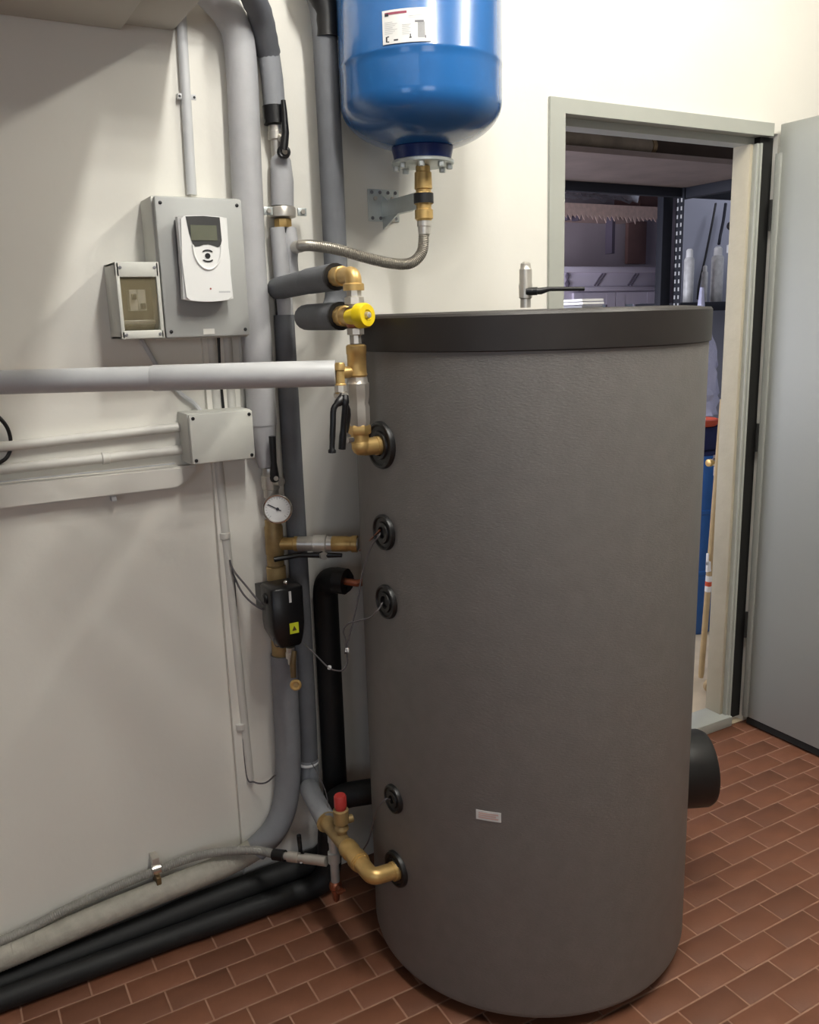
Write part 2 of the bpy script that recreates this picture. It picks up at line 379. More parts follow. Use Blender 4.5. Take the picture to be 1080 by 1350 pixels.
# ------------------------------------------------------------------ expansion vessel
VX, VY, VR = 1.0952, 1.85, .1849
va = Vector((VX, VY, 0))
def vz(py): return P(556, py, VY-.16).z
zs = P(556, 54, VY-VR*.98).z; zb = P(557, 212, 1.85).z-.0
ve = thing('expansion_vessel', 'blue enamelled expansion vessel mounted on the wall above the tank', 'vessel', (VX, VY, zb))
prof = []
zc = P(556, 140, VY).z; dome = zc-(zb+.022)
for k in range(0, 15):
    a = PI/2*k/14; prof.append((zc-dome*math.cos(a), max(.05, VR*math.sin(a)**.92)))
prof = [(max(z, zb), r) for z, r in prof]+[(zc+.002, VR), (zc+.03, VR), (zs-.02, VR), (zs-.006, VR), (zs-.004, VR+.0008), (zs+.003, VR+.0008), (zs+.005, VR), (zs+.33, VR)]
for k in range(1, 11):
    a = PI/2*k/10; prof.append((zs+.33+.13*math.sin(a), .03+(VR-.03)*math.cos(a)))
MB().lathe(va, Z, prof, 72).build('shell', 'blue', ve)
MB().lathe(va+Z*(zb-.002), Z, [(0, .066), (.012, .068), (.028, .072), (.034, .068)], 40).build('collar', 'bluedk', ve)
fp = MB().lathe(va+Z*(zb-.010), Z, [(0, .070), (.002, .073), (.008, .073), (.010, .070)], 40).build('flange_plate', 'zinc', ve)
for k in range(8):
    a = 2*PI*k/8+.2; q = va+Vector((math.cos(a), math.sin(a), 0))*.062+Z*(zb-.021)
    MB().nut(q, q+Z*.012, .0075).build('bolt', 'zinc', fp)
def vrad(px, py):                         # azimuth and height where the photograph's pixel meets the vessel
    v = ray(px, py); A = v.x**2+v.y**2; B = -2*(v.x*VX+v.y*VY); C = VX**2+VY**2-VR**2
    tt = (-B-math.sqrt(B*B-4*A*C))/2/A; q = Vector((v.x*tt, v.y*tt, EYE+v.z*tt)); return math.atan2(q.y-VY, q.x-VX), q.z
L0, L1 = vrad(505, 38), vrad(568, 32); lz0, lz1 = vrad(536, 56)[1], vrad(536, 11)[1]
def vpatch(m, u0, u1, v0, v1, off, th=.0004, n=6):
    R = VR+off
    m.rings([[va+Vector((math.cos(a), math.sin(a), 0))*rr+Z*zz for rr, zz in ((R, lz0+(lz1-lz0)*v0), (R, lz0+(lz1-lz0)*v1), (R+th, lz0+(lz1-lz0)*v1), (R+th, lz0+(lz1-lz0)*v0))] for a in [L0[0]+(L1[0]-L0[0])*(u0+(u1-u0)*k/n) for k in range(n+1)]]); return m
lab = vpatch(MB(), 0, 1, 0, 1, .0014, .0008, 12).build('rating_label', 'paper', ve); lab['label'] = 'white printed rating label'
vpatch(MB(), .06, .52, .86, .93, .0023).build('print', 'inkr', lab)
vpatch(MB(), .06, .14, .82, .90, .0025).build('print', 'inkd', lab)
m = MB()
for k in range(9): vpatch(m, .74+.016*k, .749+.016*k, .12, .58, .0023, .0003, 1)
vpatch(m, .68, .86, .57, .63, .0023, .0003, 3); vpatch(m, .88, .90, .10, .18, .0023, .0003, 1)
m.build('barcode', 'ink', lab)
m = MB()
for r_ in range(7): vpatch(m, .05, .22+.05*(r_ % 3), .30+.055*r_, .318+.055*r_, .0023, .0003, 3)
for r_ in range(6): vpatch(m, .42, .56+.04*(r_ % 2), .24+.055*r_, .258+.055*r_, .0023, .0003, 3)
for r_ in range(2): vpatch(m, .55, .85, .72+.05*r_, .73+.05*r_, .0023, .0003, 3)
m.build('print', 'inkl', lab)
m = MB(); vpatch(m, .07, .10, .06, .22, .0023, .0003, 1); vpatch(m, .10, .14, .20, .23, .0023, .0003, 1); vpatch(m, .10, .14, .05, .08, .0023, .0003, 1)
vpatch(m, .24, .33, .08, .12, .0023, .0003, 2); vpatch(m, .56, .61, .12, .15, .0023, .0003, 1); vpatch(m, .575, .595, .15, .24, .0023, .0003, 1)
m.build('print', 'inkd', lab)['kind'] = 'stuff'

# wall bracket beside the vessel
p0, p1 = P(484, 249, WR), P(526, 293, WR)
bk = thing('vessel_bracket', 'zinc plated wall bracket with perforated plate below the blue vessel', 'bracket', ((p0.x+p1.x)/2, WR, (p0.z+p1.z)/2))
pl = MB().box((p0.x, WR-.004, p1.z), (p1.x, WR, p0.z), .001).build('wall_plate', 'zinc', bk); pl['label'] = 'pale zinc plate screwed to the wall'
for u in (.12, .38, .64, .88):
    for v in (.10, .90):
        q = Vector((p0.x+(p1.x-p0.x)*u, WR-.0045, p1.z+(p0.z-p1.z)*v)); MB().lathe(q, -Y, [(0, .0045), (.001, .0045)], 10).build('hole', 'ink', pl)
ax_, az_ = p0.x+.04, P(500, 276, WR).z
m = MB(); m.box((ax_-.003, VY+.02, az_-.018), (ax_+.003, WR-.004, az_+.018), .001); m.box((ax_-.003, VY+.02, az_-.02), (ax_+.012, WR-.004, az_-.017))
m.prism([(ax_, WR-.004, az_-.05), (ax_, WR-.09, az_-.018), (ax_, WR-.004, az_+.035)], (.004, 0, 0))
m.build('arm', 'zinc', bk)
MB().lathe((VX, VY, az_-.016), Z, [(.004, .0235), (.026, .0235)], 24).box((ax_-.004, VY, az_-.016), (ax_+.006, VY+.028, az_+.016)).build('clamp_collar', 'dark', bk)
for dx, dz in ((-.02, .026), (.03, .026), (.03, -.026)):
    q = Vector((ax_+dx, WR-.004, az_+dz)); MB().lathe(q, -Y, [(0, .006), (.004, .005)], 10).build('screw', 'nickel', bk)
# coupling under the vessel
cz = zb-.012
cp = thing('brass_coupling', 'brass threaded coupling screwed up into the blue vessel flange', 'coupling', (VX, VY, cz-.12))
MB().lathe((VX, VY, cz), -Z, [(0, .017), (.012, .017), (.014, .020), (.05, .021), (.052, .018), (.06, .018)], 20).build('nipple', 'brass', cp)
MB().nut((VX, VY, cz-.058), (VX, VY, cz-.085), .023).build('upper_nut', 'brass', cp)
MB().lathe((VX, VY, cz-.085), -Z, [(0, .018), (.01, .018), (.012, .0215), (.032, .0215), (.034, .018), (.036, .018)], 12).build('union_nut', 'brass', cp)
# braided hose
BX, BY = .803, 2.04
ht = VX, VY, cz-.122
hs = thing('braided_hose', 'braided stainless steel hose looping from the blue vessel to the grey riser', 'hose', ht)
hp = [Vector(ht)-Z*.025, P(559, 310, 1.85), P(556, 333, 1.85), P(541, 347, 1.855), P(515, 347, 1.865), P(480, 339, 1.885), P(445, 329, 1.915), P(415, 324, 1.95), P(398, 324, 1.985), P(390, 326, 2.015)]
MB().ribbed(smoothpath(hp, 8), .0128, .0007, .0042, 14).build('braid', 'steel', hs)
MB().lathe(ht, -Z, [(0, .017), (.012, .017), (.013, .0155), (.03, .0145)], 20).build('ferrule', 'nickel', hs)
e = hp[-1]; dd = (hp[-2]-hp[-1]).normalized()
MB().lathe(e-dd*.02, dd, [(0, .014), (.02, .0145), (.045, .0145), (.047, .0135)], 18).build('ferrule', 'nickel', hs)

# ------------------------------------------------------------------ riser A (left, light grey)
AY = 2.03
ra = thing('large_pipe_riser', 'large grey insulated pipe rising beside the controller enclosure', 'pipe', P(343, 250, AY))
ap = [P(236, -60, AY-.08), P(275, -12, AY-.02), P(303, 22, AY), P(317, 70, AY), P(325, 230, AY), P(331, 350, AY), P(340, 470, AY), P(346, 560, AY)]
MB().tube(smoothpath(ap, 6), .0358, 20).build('insulation', 'foaml', ra)
q = [P(346, 556, AY), P(348, 590, AY), P(352, 615, AY)]
MB().tube(q, [.0345, .030, .021], 18).build('end_sleeve', 'foaml', ra)
AX = P(362, 717, AY).x; az = lambda py: P(360, py, AY).z
def av(py): return Vector((AX, AY, az(py)))
va_ = thing('riser_valve', 'nickel ball valve with upright black lever above the round thermometer', 'valve', av(632))
MB().lathe(av(655), Z, [(0, .019), (.02, .019), (.022, .022), (.04, .023), (.055, .023), (.06, .019), (.075, .018)], 16).build('valve_body', 'nickel', va_)
MB().cyl(av(632), av(632)-Y*.045+X*.012, .011, 12).build('stem', 'nickel', va_)
h = P(362, 630, AY-.05)
MB().tube([h-Z*.008, h+Z*.01, P(361, 610, AY-.055), P(359, 575, AY-.055)], [.010, .011, .0075, .0085], 10).ball(h, .012, (1, .6, 1)).build('lever', 'black', va_)
MB().cyl(h-Y*.006, h-Y*.012, .006, 8).build('lever_nut', 'nickel', va_)
# thermometer
gc = P(366, 671, AY-.06); gn = Vector((-.45, -.86, .1)).normalized()
g = thing('thermometer', 'round white dial thermometer with chrome rim on the brass tee', 'gauge', gc)
Rg = .034
MB().lathe(gc-gn*.012, gn, [(0, Rg*.9), (.002, Rg*.97), (.012, Rg)], 36).build('case', 'chrome', g)
MB().torus(gc+gn*.001, gn, Rg, .0028, 36, 8).build('rim', 'chrome', g)
dl = MB().lathe(gc, gn, [(0, Rg*.98), (.0006, Rg*.98)], 36).build('dial', 'paper', g)
_, gu, gv = basis(gn); gr = Vector((0, 0, 1)).cross(gn).normalized()*1; gup = gn.cross(gr).normalized()
m = MB()
for k in range(21):
    a = math.radians(225-270*k/20); e_ = gr*math.cos(a)+gup*math.sin(a); L = .006 if k % 5 == 0 else .0035
    m.obox(gc+gn*.0008+e_*(Rg*.86-L/2), (e_, gn.cross(e_), gn), (L/2, .0004, .0002))
m.build('tick_marks', 'ink', dl)
a = math.radians(152); e_ = gr*math.cos(a)+gup*math.sin(a)
MB().obox(gc+gn*.002+e_*.008, (e_, gn.cross(e_), gn), (.018, .0011, .0004)).lathe(gc+gn*.001, gn, [(0, .004), (.003, .0035)], 12).build('needle', 'inkd', g)
MB().cyl(gc-gn*.012, gc-gn*.045, .008, 12).build('probe_stem', 'brassd', g)
# brass tee and branch
te = thing('brass_tee', 'dull brass tee under the thermometer with a valved side branch', 'fitting', av(717))
MB().lathe(av(745), Z, [(0, .022), (.028, .022), (.03, .0235), (.10, .0235), (.104, .021), (.118, .021)], 18).build('tee_body', 'brassd', te)
br0 = av(717); br1 = P(474, 717, 1.90); br1.z = br0.z; bd = (br1-br0).normalized(); bl = (br1-br0).length
MB().lathe(br0, bd, [(.015, .016), (.05, .016), (.052, .019), (.062, .019)], 18).build('nipple', 'brass', te)
MB().lathe(br0+bd*.06, bd, [(0, .019), (.045, .019)], 18).build('branch_tube', 'nickel', te)
MB().lathe(br0+bd*.1, bd, [(0, .019), (.002, .0225), (.035, .0235), (.037, .020), (.05, .0195)], 16).build('valve_body', 'nickel', te)
MB().lathe(br0+bd*.148, bd, [(0, .0185), (.002, .020), (.04, .020), (.042, .0185), (.050, .0185), (.052, .0215), (.066, .0215)], 14).build('check_valve', 'brass', te)
q = br0+bd*(.214)
MB().lathe(q-bd*.002, bd, [(0, .016), (.004, .016), (.006, .012)], 14).build('end_plug', 'nickel', te)
h = br0+bd*.118-Z*.027-Y*.012
MB().cyl(h+Z*.016, h-Z*.004, .008, 10).build('stem', 'black', te)
MB().tube([h+bd*.05, h, h-bd*.06, br0-bd*.02-Z*.032-Y*.045], [.005, .0075, .006, .0065], 10).build('lever', 'black', te)
MB().cyl(h-Y*.012, h+Y*.001, .010, 12).build('lever_nut', 'nickel', te)
# union below tee, actuator
un = thing('brass_union', 'dull brass union pipe fitting just above the black pump body', 'fitting', av(765))
MB().lathe(av(775), Z, [(0, .018), (.02, .018), (.022, .0225), (.042, .0225), (.044, .020), (.058, .020)], 12).build('union_nut', 'brassd', un)
at_, ab = P(377, 772, 1.87), P(386, 855, 1.87)
ac = thing('black_actuator', 'black boxy pump body with a yellow warning sticker', 'pump', (P(379, 810, 1.89)))
w0, w1 = P(357, 790, 1.89).x, P(400, 790, 1.89).x
z0, z1, z2 = P(380, 774, 1.89).z, P(380, 820, 1.89).z, P(386, 853, 1.89).z
yf, yb = 1.885, 1.965
rg = []
for z, sx, sy in ((z0, .92, .92), (z0-.004, 1, 1), (z1-.01, 1, 1), (z1-.03, .94, 1), (z2+.004, .70, .8), (z2, .64, .74)):
    cxm = (w0+w1)/2+(.005 if sx < .9 else 0); hx = (w1-w0)/2*sx; cy_ = (yf+yb)/2; hy = (yb-yf)/2*sy
    k = .52; rg.append([Vector((cxm+dx*hx, cy_+dy*hy, z)) for dx, dy in ((-1, -k*1.6), (-k*1.6, -1), (k*1.6, -1), (1, -k*1.6), (1, k*1.6), (k*1.6, 1), (-k*1.6, 1), (-1, k*1.6))])
MB().rings(rg).build('casing', 'black', ac, ang=60)
MB().box((w0+.01, yb-.03, z0-.08), (w1-.02, AY, z0-.02)).build('mounting_block', 'black', ac)
MB().lathe(av(880), Z, [(0, .025), (.27, .025), (.272, .021)], 14).build('body_pipe', 'brassd', ac)
cxm = (w0+w1)/2
ys = P(388, 828, yf-.001)
sk = MB().obox(ys, (X, Y, Z), (.0115, .0008, .0135)).build('warning_sticker', 'ystick', ac); sk['label'] = 'yellow warning sticker'
m = MB(); m.prism([ys+Vector((-.006, -.001, -.006)), ys+Vector((.006, -.001, -.006)), ys+Vector((0, -.001, .006))], (0, -.0003, 0)); m.build('print', 'bronze', sk)
gs = P(363.5, 800, 1.9); MB().obox((w0+.0085, yf+.009, gs.z), (Vector((-.75, .66, 0)).normalized(), Vector((.66, .75, 0)).normalized(), Z), (.010, .0012, .016)).build('grey_sticker', 'pvc', ac)
MB().obox(P(382.5, 787, yf-.001), (X, Y, Z), (.003, .0008, .014)).build('white_marking', 'paper', ac)
MB().ball(P(377, 768, 1.89), .006).build('screw', 'chrome', ac)
MB().lathe((w0+.004, 1.925, z0-.03), -X, [(0, .014), (.008, .014), (.012, .009)], 12).build('cable_gland', 'black', ac)
# small drain cock under the actuator
dc = thing('drain_cock', 'small nickel drain cock with dark handle and brass ring hanging below the black pump', 'valve', P(384, 870, 1.92))
q = P(383, 853, 1.92)
MB().lathe(q, -Z, [(0, .011), (.012, .011), (.014, .013), (.028, .013), (.03, .009), (.045, .008)], 14).build('valve_body', 'nickel', dc)
MB().tube([P(388, 858, 1.90), P(386, 875, 1.895), P(387, 893, 1.892)], [.006, .008, .007], 10).build('handle', 'bronze', dc)
q = P(390, 903, 1.89); dn = Vector((-.45, -.86, .1)).normalized()
MB().torus(q, dn, .0105, .0042, 20, 8).build('outlet_ring', 'brass', dc)
MB().lathe(q-dn*.018, dn, [(0, .007), (.018, .008)], 12).build('outlet', 'brassd', dc)
# lower part of riser A turning left along the floor
lp = thing('floor_pipe', 'beige sleeved pipe lying along the wall foot above the black pipes', 'pipe', P(222, 1171, 2.05))
pts = [P(374, 862, AY), P(377, 930, AY), P(380, 1000, AY), P(376, 1058, AY), P(361, 1095, AY), P(337, 1120, AY+.01)]
MB().tube(smoothpath(pts, 8), .0345, 18).build('bend_insulation', 'foam', lp)
pts = [P(340, 1117, AY+.01), P(300, 1139, AY+.012), P(222, 1171, 2.042), P(133, 1207, 2.046), P(0, 1263, 2.048), Vector((-.35, 2.05, P(0, 1263, 2.048).z-.01)), Vector((-1.1, 2.05, P(0, 1263, 2.048).z-.02))]
MB().ribbed(smoothpath(pts, 10), .0305, .0006, .007, 18).build('sleeve', 'beige', lp)

# ------------------------------------------------------------------ riser B
rb = thing('dark_pipe_riser', 'slim dark grey insulated pipe running down behind the brass tee branch', 'pipe', (BX, BY, 1.2))
def bz(py): return P(380, py, BY).z
def bp(py, dx=0): return Vector((BX+dx, BY, bz(py)))
tp = [P(318, -50, BY-.15), P(332, -8, BY-.09), P(344, 22, BY-.045), P(354, 70, BY), P(359, 105, BY), P(362, 142, BY)]
MB().ribbed(smoothpath(tp[:4], 6), .0275, .0006, .03, 16).build('upper_insulation', 'foamd', rb)
MB().tube([tp[3], tp[4], tp[5]], .0253, 16).build('insulation', 'foam', rb)
MB().cyl(P(361, 140, BY), P(363, 164, BY), .0266, 16).build('tape_wrap', 'tape', rb)
MB().tube(smoothpath([bp(415), bp(600), bp(800), P(405, 950, BY), P(407, 1003, BY)], 3), .0254, 18).build('insulation', 'foamd', rb)
MB().lathe(bp(418)-Z*.002, Z, [(0, .020), (bz(300)-bz(418), .020)], 14).build('inner_pipe', 'dark', rb)
sl = P(368, 300, BY).x-.005
MB().tube([P(366, 300, BY-.004), P(371, 350, BY-.004), P(376, 417, BY-.004)], [.019, .0205, .0205], 14).build('split_sleeve', 'foaml', rb)
MB().tube(smoothpath([P(381, 303, BY), P(384, 322, BY-.01), P(383, 345, BY), P(386, 375, BY+.005)], 4), [.018]*13, 14).build('tee_sleeve', 'foaml', rb)
# hose tee valve at top
hv = thing('upper_valve', 'nickel ball valve with hooked black lever high on the dark riser', 'valve', P(366, 180, BY))
MB().lathe(P(363, 166, BY), P(366, 205, BY)-P(363, 166, BY), [(0, .017), (.012, .017), (.013, .019), (.03, .019), (.032, .014), (.075, .014)], 14).build('valve_body', 'nickel', hv)
MB().cyl(P(368, 178, BY), P(374, 184, BY-.035), .010, 10).build('stem', 'nickel', hv)
q = P(374, 198, BY-.04)
MB().tube([P(373.5, 132, BY-.04), P(375, 150, BY-.04), P(376.5, 175, BY-.042), q], [.0055, .007, .0085, .010], 10).torus(q-Z*.004, Vector((-.4, -.9, 0)), .0105, .0055, 18, 8).build('lever', 'black', hv)
MB().cyl(q-Z*.004, q-Z*.004-Y*.008, .007, 10).build('lever_nut', 'chrome', hv)
sv = thing('foam_sleeve', 'light grey bottle shaped foam sleeve on the riser with metal clamps below', 'sleeve', P(372, 240, BY))
MB().tube([P(369, 204, BY), P(370, 212, BY), P(372, 240, BY), P(372.5, 272, BY)], [.018, .0245, .0275, .0270], 18).build('sleeve', 'foaml', sv)
q = P(372.5, 280, BY); cl = MB().lathe(q-Z*.012, Z, [(0, .030), (.002, .032), (.020, .032), (.024, .030)], 20).build('pipe_clamp', 'nickel', sv)
for sx in (-1, 1):
    MB().box((q.x+sx*.043-.011, q.y-.02, q.z-.009), (q.x+sx*.043+.011, q.y-.014, q.z+.009), .001).build('clamp_ear', 'zinc', cl)
    MB().nut((q.x+sx*.043, q.y-.026, q.z), (q.x+sx*.043, q.y-.020, q.z), .006).build('screw', 'nickel', cl)
MB().lathe(P(373.5, 300, BY), Z, [(0, .020), (.004, .022), (.018, .022), (.02, .019)], 8).build('brass_nut', 'brass', sv)
# stub 1 and stub 2
CX, CY = .776, 1.59
s1z = P(464, 362, CY).z; s2z = P(470, 416, CY).z
s1 = thing('upper_pipe_stub', 'short grey foam pipe from the dark riser out to the top brass elbow', 'pipe', (CX, 1.7, s1z))
MB().tube([(BX-.012, BY-.0, s1z-.008), (CX, 1.80, s1z-.002)], .0262, 18).build('insulation', 'foamd', s1)
MB().tube([(CX, 1.815, s1z-.002), (CX, 1.675, s1z)], [.0275, .0275], 18).build('insulation', 'foamd', s1)
MB().lathe((CX, 1.677, s1z), -Y, [(0, .0278), (.007, .0278), (.0072, .017), (.001, .016)], 18).build('foam_end', 'tape', s1)
CY2 = 1.99; CPX = P(436, 200, CY2).x
s2 = thing('back_pipe_riser', 'grey insulated pipe coming down behind the blue vessel', 'pipe', (CPX, CY2, 1.9))
pth = bend([P(398, -60, CY2), P(425, 5, CY2), P(429, 60, CY2), Vector((CPX, CY2, 1.93)), Vector((CPX, CY2, s2z+.004)), Vector((CX+.006, 1.89, s2z)), Vector((CX, 1.66, s2z))], .075)
MB().tube(pth, .0285, 18).build('insulation', 'foamd', s2)
MB().lathe((CX, 1.662, s2z), -Y, [(0, .029), (.007, .029), (.0072, .017), (.001, .016)], 18).build('foam_end', 'tape', s2)
q = [P(405, -40, CY2-.008), P(428, 8, CY2-.008), P(432, 50, CY2-.006)]
MB().ribbed(smoothpath(q, 6), .0305, .0006, .03, 16).build('tape_wrap', 'tape', s2)

# ------------------------------------------------------------------ brass mixing column
def cz_(py): return P(470, py, CY).z
def cv(py, dx=0, dy=0): return Vector((CX+dx, CY+dy, cz_(py)))
mc = thing('mixing_valve_column', 'vertical brass and nickel mixing valve column with yellow knob feeding the top tank port', 'valve', cv(500))
e = [Vector((CX, 1.665, s1z)), Vector((CX, CY, s1z)), cv(380)]
MB().tube(bend(e, .03, 8), .0165, 16).lathe((CX, 1.668, s1z), -Y, [(0, .020), (.03, .020), (.032, .0175)], 12).lathe(cv(383), Z, [(0, .021), (.012, .021), (.014, .018)], 18).build('upper_elbow', 'brass', mc)
MB().lathe(cv(407), Z, [(0, .012), (.008, .012), (.009, .0205), (.022, .0205), (.024, .0155), (.045, .0155)], 8).build('upper_union', 'nickel', mc)
MB().lathe(cv(433), Z, [(0, .012), (.004, .017), (.036, .019), (.04, .012)], 16).lathe((CX, 1.612, s2z), -Y, [(0, .014), (.05, .019)], 14).build('mixing_body', 'copper', mc)
MB().lathe((CX, 1.664, s2z), -Y, [(0, .018), (.008, .018), (.01, .021), (.03, .021), (.032, .018), (.055, .017)], 12).build('side_nut', 'brass', mc)
kn = Vector((.35, -.93, .05)).normalized(); kc = P(479, 416, CY-.045)
k_ = MB().lathe(kc-kn*.012, kn, [(-.028, .014), (0, .018), (.002, .0245), (.020, .0235), (.024, .021), (.024, .011), (.021, .010)], 28).build('knob', 'yellow', mc); k_['label'] = 'round yellow adjusting knob'
MB().lathe(kc+kn*.009, kn, [(0, .007), (.007, .006), (.008, .003)], 10).build('knob_screw', 'nickel', k_)
MB().lathe(cv(453), Z, [(0, .012), (.016, .011), (.018, .018), (.03, .018), (.032, .012), (.045, .012)], 8).build('lower_union', 'nickel', mc)
MB().lathe(cv(497), Z, [(0, .018), (.004, .021), (.008, .0195), (cz_(467)-cz_(497), .0195), (cz_(466)-cz_(497), .0205), (cz_(456)-cz_(497), .0205), (cz_(454)-cz_(497), .017)], 20).build('check_valve', 'brass', mc)
MB().lathe(cv(561), Z, [(0, .021), (.01, .0225), (.038, .0225), (.045, .020), (.06, .0225), (.085, .0235), (.088, .021), (.098, .020)], 8, rot=.2).build('valve_body', 'nickel', mc)
MB().nut(cv(573), cv(560), .0235).build('union_nut', 'brass', mc)
e = [cv(572), Vector((CX, CY, 1.293)), Vector((.83, CY, 1.293))]
MB().tube(bend(e, .03, 8), .0185, 16).lathe((CX+.035, CY, 1.293), X, [(0, .020), (.018, .020)], 16).ball((CX, CY-.002, 1.296), .0195).build('lower_elbow', 'brass', mc)
# side valve with two black levers
q = P(449, 503, 1.565)
sdv = thing('double_lever_valve', 'small brass side valve with two hanging black levers left of the brass column', 'valve', q)
MB().lathe(q+Z*(P(449, 478, 1.565).z-q.z), -Z, [(0, .0085), (.004, .0105), (.014, .0105), (.016, .008), (.04, .009), (.042, .011), (.06, .011)], 12).build('brass_body', 'brass', sdv)
MB().lathe(P(449, 508, 1.565), -Z, [(0, .013), (.012, .013), (.014, .010), (.034, .010), (.036, .006)], 8).build('nickel_nut', 'nickel', sdv)
h = P(453, 522, 1.55)
MB().cyl(h+Y*.03, h-Y*.008, .008, 10).build('stem', 'nickel', sdv)
MB().tube(smoothpath([h, P(448, 529, 1.545), P(440, 539, 1.542), P(439, 560, 1.54), P(438, 588, 1.54), P(438, 597, 1.54)], 4), [.0085]*6+[.006]*9+[.0055]*3+[.008]*3, 10).build('lever', 'black', sdv)
MB().tube(smoothpath([h-Y*.004, P(455, 535, 1.54), P(453, 560, 1.545), P(451, 592, 1.55)], 4), [.0085]*4+[.006]*6+[.0075]*3, 10).build('lever', 'black', sdv)
MB().tube(smoothpath([h+Y*.012, P(459, 540, 1.565), P(458, 560, 1.57), P(456, 570, 1.57)], 3), .005, 8).build('lever_guard', 'black', sdv)
MB().cyl(P(459, 580, 1.56)+X*.01, P(459, 580, 1.56)-X*.004-Y*.004, .006, 10).build('test_plug', 'chrome', sdv)

# ------------------------------------------------------------------ horizontal grey pipe
hl, hr = P(0, 509, 1.93), P(443, 487, 1.58); hr.z = hl.z = (hl.z+hr.z)/2
hd = (hr-hl).normalized(); h0 = hl-hd*.45
hz = thing('horizontal_pipe', 'long pale grey pipe crossing in front of the risers below the enclosure', 'pipe', (hl+hr)/2)
MB().cyl(h0, hl+hd*.345, .0242, 24).build('pipe', 'pvc', hz)
MB().cyl(hl+hd*.31, hr, .0258, 24, bev=.002).build('end_socket', 'pvc', hz)
MB().cyl(hr-hd*.005, Vector((CX-.012, CY, hr.z)), .012, 12).build('nipple', 'brass', hz)

# ------------------------------------------------------------------ lower feed of riser B to port 5
LX, LZ = .760, .302
lo = thing('lower_feed_pipe', 'brass pipe run from the grey riser bend to the lowest tank port', 'pipe', (LX, 1.6, LZ))
q = [P(407, 1000, BY), P(409, 1040, BY), Vector((LX+.015, BY-.05, LZ+.02)), Vector((LX, 1.84, LZ+.004))]
MB().tube(bend(q, .07, 8), .0262, 18).build('insulation', 'foam', lo)
MB().torus(P(406, 1005, BY), Z, .0262, .004, 20, 8).build('cable_tie', 'tie', lo)
MB().cyl((LX, 1.85, LZ+.004), (LX, 1.72, LZ), .019, 18).lathe((LX, 1.842, LZ+.004), -Y, [(0, .0275), (.004, .0275)], 18).build('copper_tube', 'brassd', lo)
MB().lathe((LX, 1.725, LZ), -Y, [(0, .021), (.004, .0235), (.03, .0235), (.034, .021), (.05, .021), (.052, .0245), (.075, .0245)], 12).build('union', 'brass', lo)
e = [Vector((LX, 1.66, LZ)), Vector((LX, 1.585, LZ)), Vector((.832, 1.585, .297))]
MB().tube(bend(e, .018, 6), .0195, 16).lathe((LX, 1.655, LZ), -Y, [(0, .0225), (.012, .0225)], 16).lathe((.81, 1.585, .297), X, [(0, .0225), (.014, .0225)], 16).build('elbow', 'brass', lo)
# safety valve
sb = Vector((LX+.003, 1.755, LZ))
sf = thing('safety_valve', 'small brass safety valve with red cap on the lower brass pipe', 'valve', sb)
MB().lathe(sb+Z*.012, Z, [(0, .013), (.016, .013), (.018, .018), (.022, .018), (.03, .013), (.036, .019), (.07, .0195), (.072, .016)], 14).build('valve_body', 'brassd', sf)
MB().lathe(sb+Z*.082, Z, [(0, .013), (.008, .013), (.009, .0155), (.036, .0155), (.040, .013)], 20).build('cap', 'red', sf)
MB().cyl(sb+Z*.05, sb+Z*.05+X*.03, .010, 12).build('outlet', 'brassd', sf)
# drain with shut off
db = Vector((LX-.002, 1.80, LZ))
dr = thing('drain_pipe', 'thin grey drain pipe with copper tap end hanging under the brass pipe', 'pipe', db)
MB().lathe(db+Z*.012, -Z, [(0, .012), (.02, .014), (.04, .014), (.042, .012), (.068, .0115), (.07, .016), (.098, .016), (.1, .0115), (.152, .0115)], 14).build('drop_tube', 'zinc', dr)
q = db-Z*.14
MB().lathe(q, -Z, [(0, .012), (.008, .017), (.018, .017), (.024, .012), (.03, .012), (.036, .010), (.055, .008), (.06, .004)], 10).build('tap_body', 'copper', dr)
MB().cyl(q-Z*.012-Y*.01, q-Z*.012-Y*.03, .009, 8).tube([q-Z*.012-Y*.03-X*.012, q-Z*.012-Y*.03+X*.012], .004, 8).build('tap_key', 'copper', dr)
# thin hose at the wall foot
hz_ = db.z-.075; fy = 1.985
fh = thing('floor_hose', 'thin grey hose sagging along the wall foot to the small lever valve', 'hose', P(205, 1146, fy+.05))
pts = [P(0, 1241, 2.055)+Vector((-1.1, 0, -.02)), P(0, 1241, 2.055)+Vector((-.4, 0, -.02)), P(0, 1241, 2.055), P(100, 1193, 2.06), P(195, 1152, 2.06), P(267, 1127, 2.045), P(333, 1121, 1.99), P(366, 1127, 1.92)]
MB().ribbed(smoothpath(pts, 10), .0112, .0005, .005, 12).build('hose', 'hosegrey', fh)
e = pts[-1]; f_ = Vector((db.x-.01, db.y, db.z-.082)); dd = (f_-e).normalized()
MB().cyl(e-dd*.012, e+dd*.022, .0145, 14).build('tape_wrap', 'tape', fh)
sh = thing('small_lever_valve', 'small nickel valve with upright black lever at the end of the thin hose', 'valve', e+dd*.05)
L_ = (f_-e).length
MB().lathe(e+dd*.018, dd, [(0, .010), (.012, .010), (.014, .014), (.03, .0145), (.045, .014), (.047, .010), (.06, .010), (.062, .0135), (L_-.03, .0135)], 10).build('valve_body', 'nickel', sh)
h = P(396, 1130, e.y-.03)
MB().tube([P(397, 1136, e.y-.03), P(396, 1120, e.y-.03), P(394, 1101, e.y-.03)], [.007, .0055, .006], 10).build('lever', 'black', sh)
MB().cyl(P(397, 1136, e.y-.033), P(397, 1136, e.y-.04), .005, 8).build('lever_nut', 'chrome', sh)
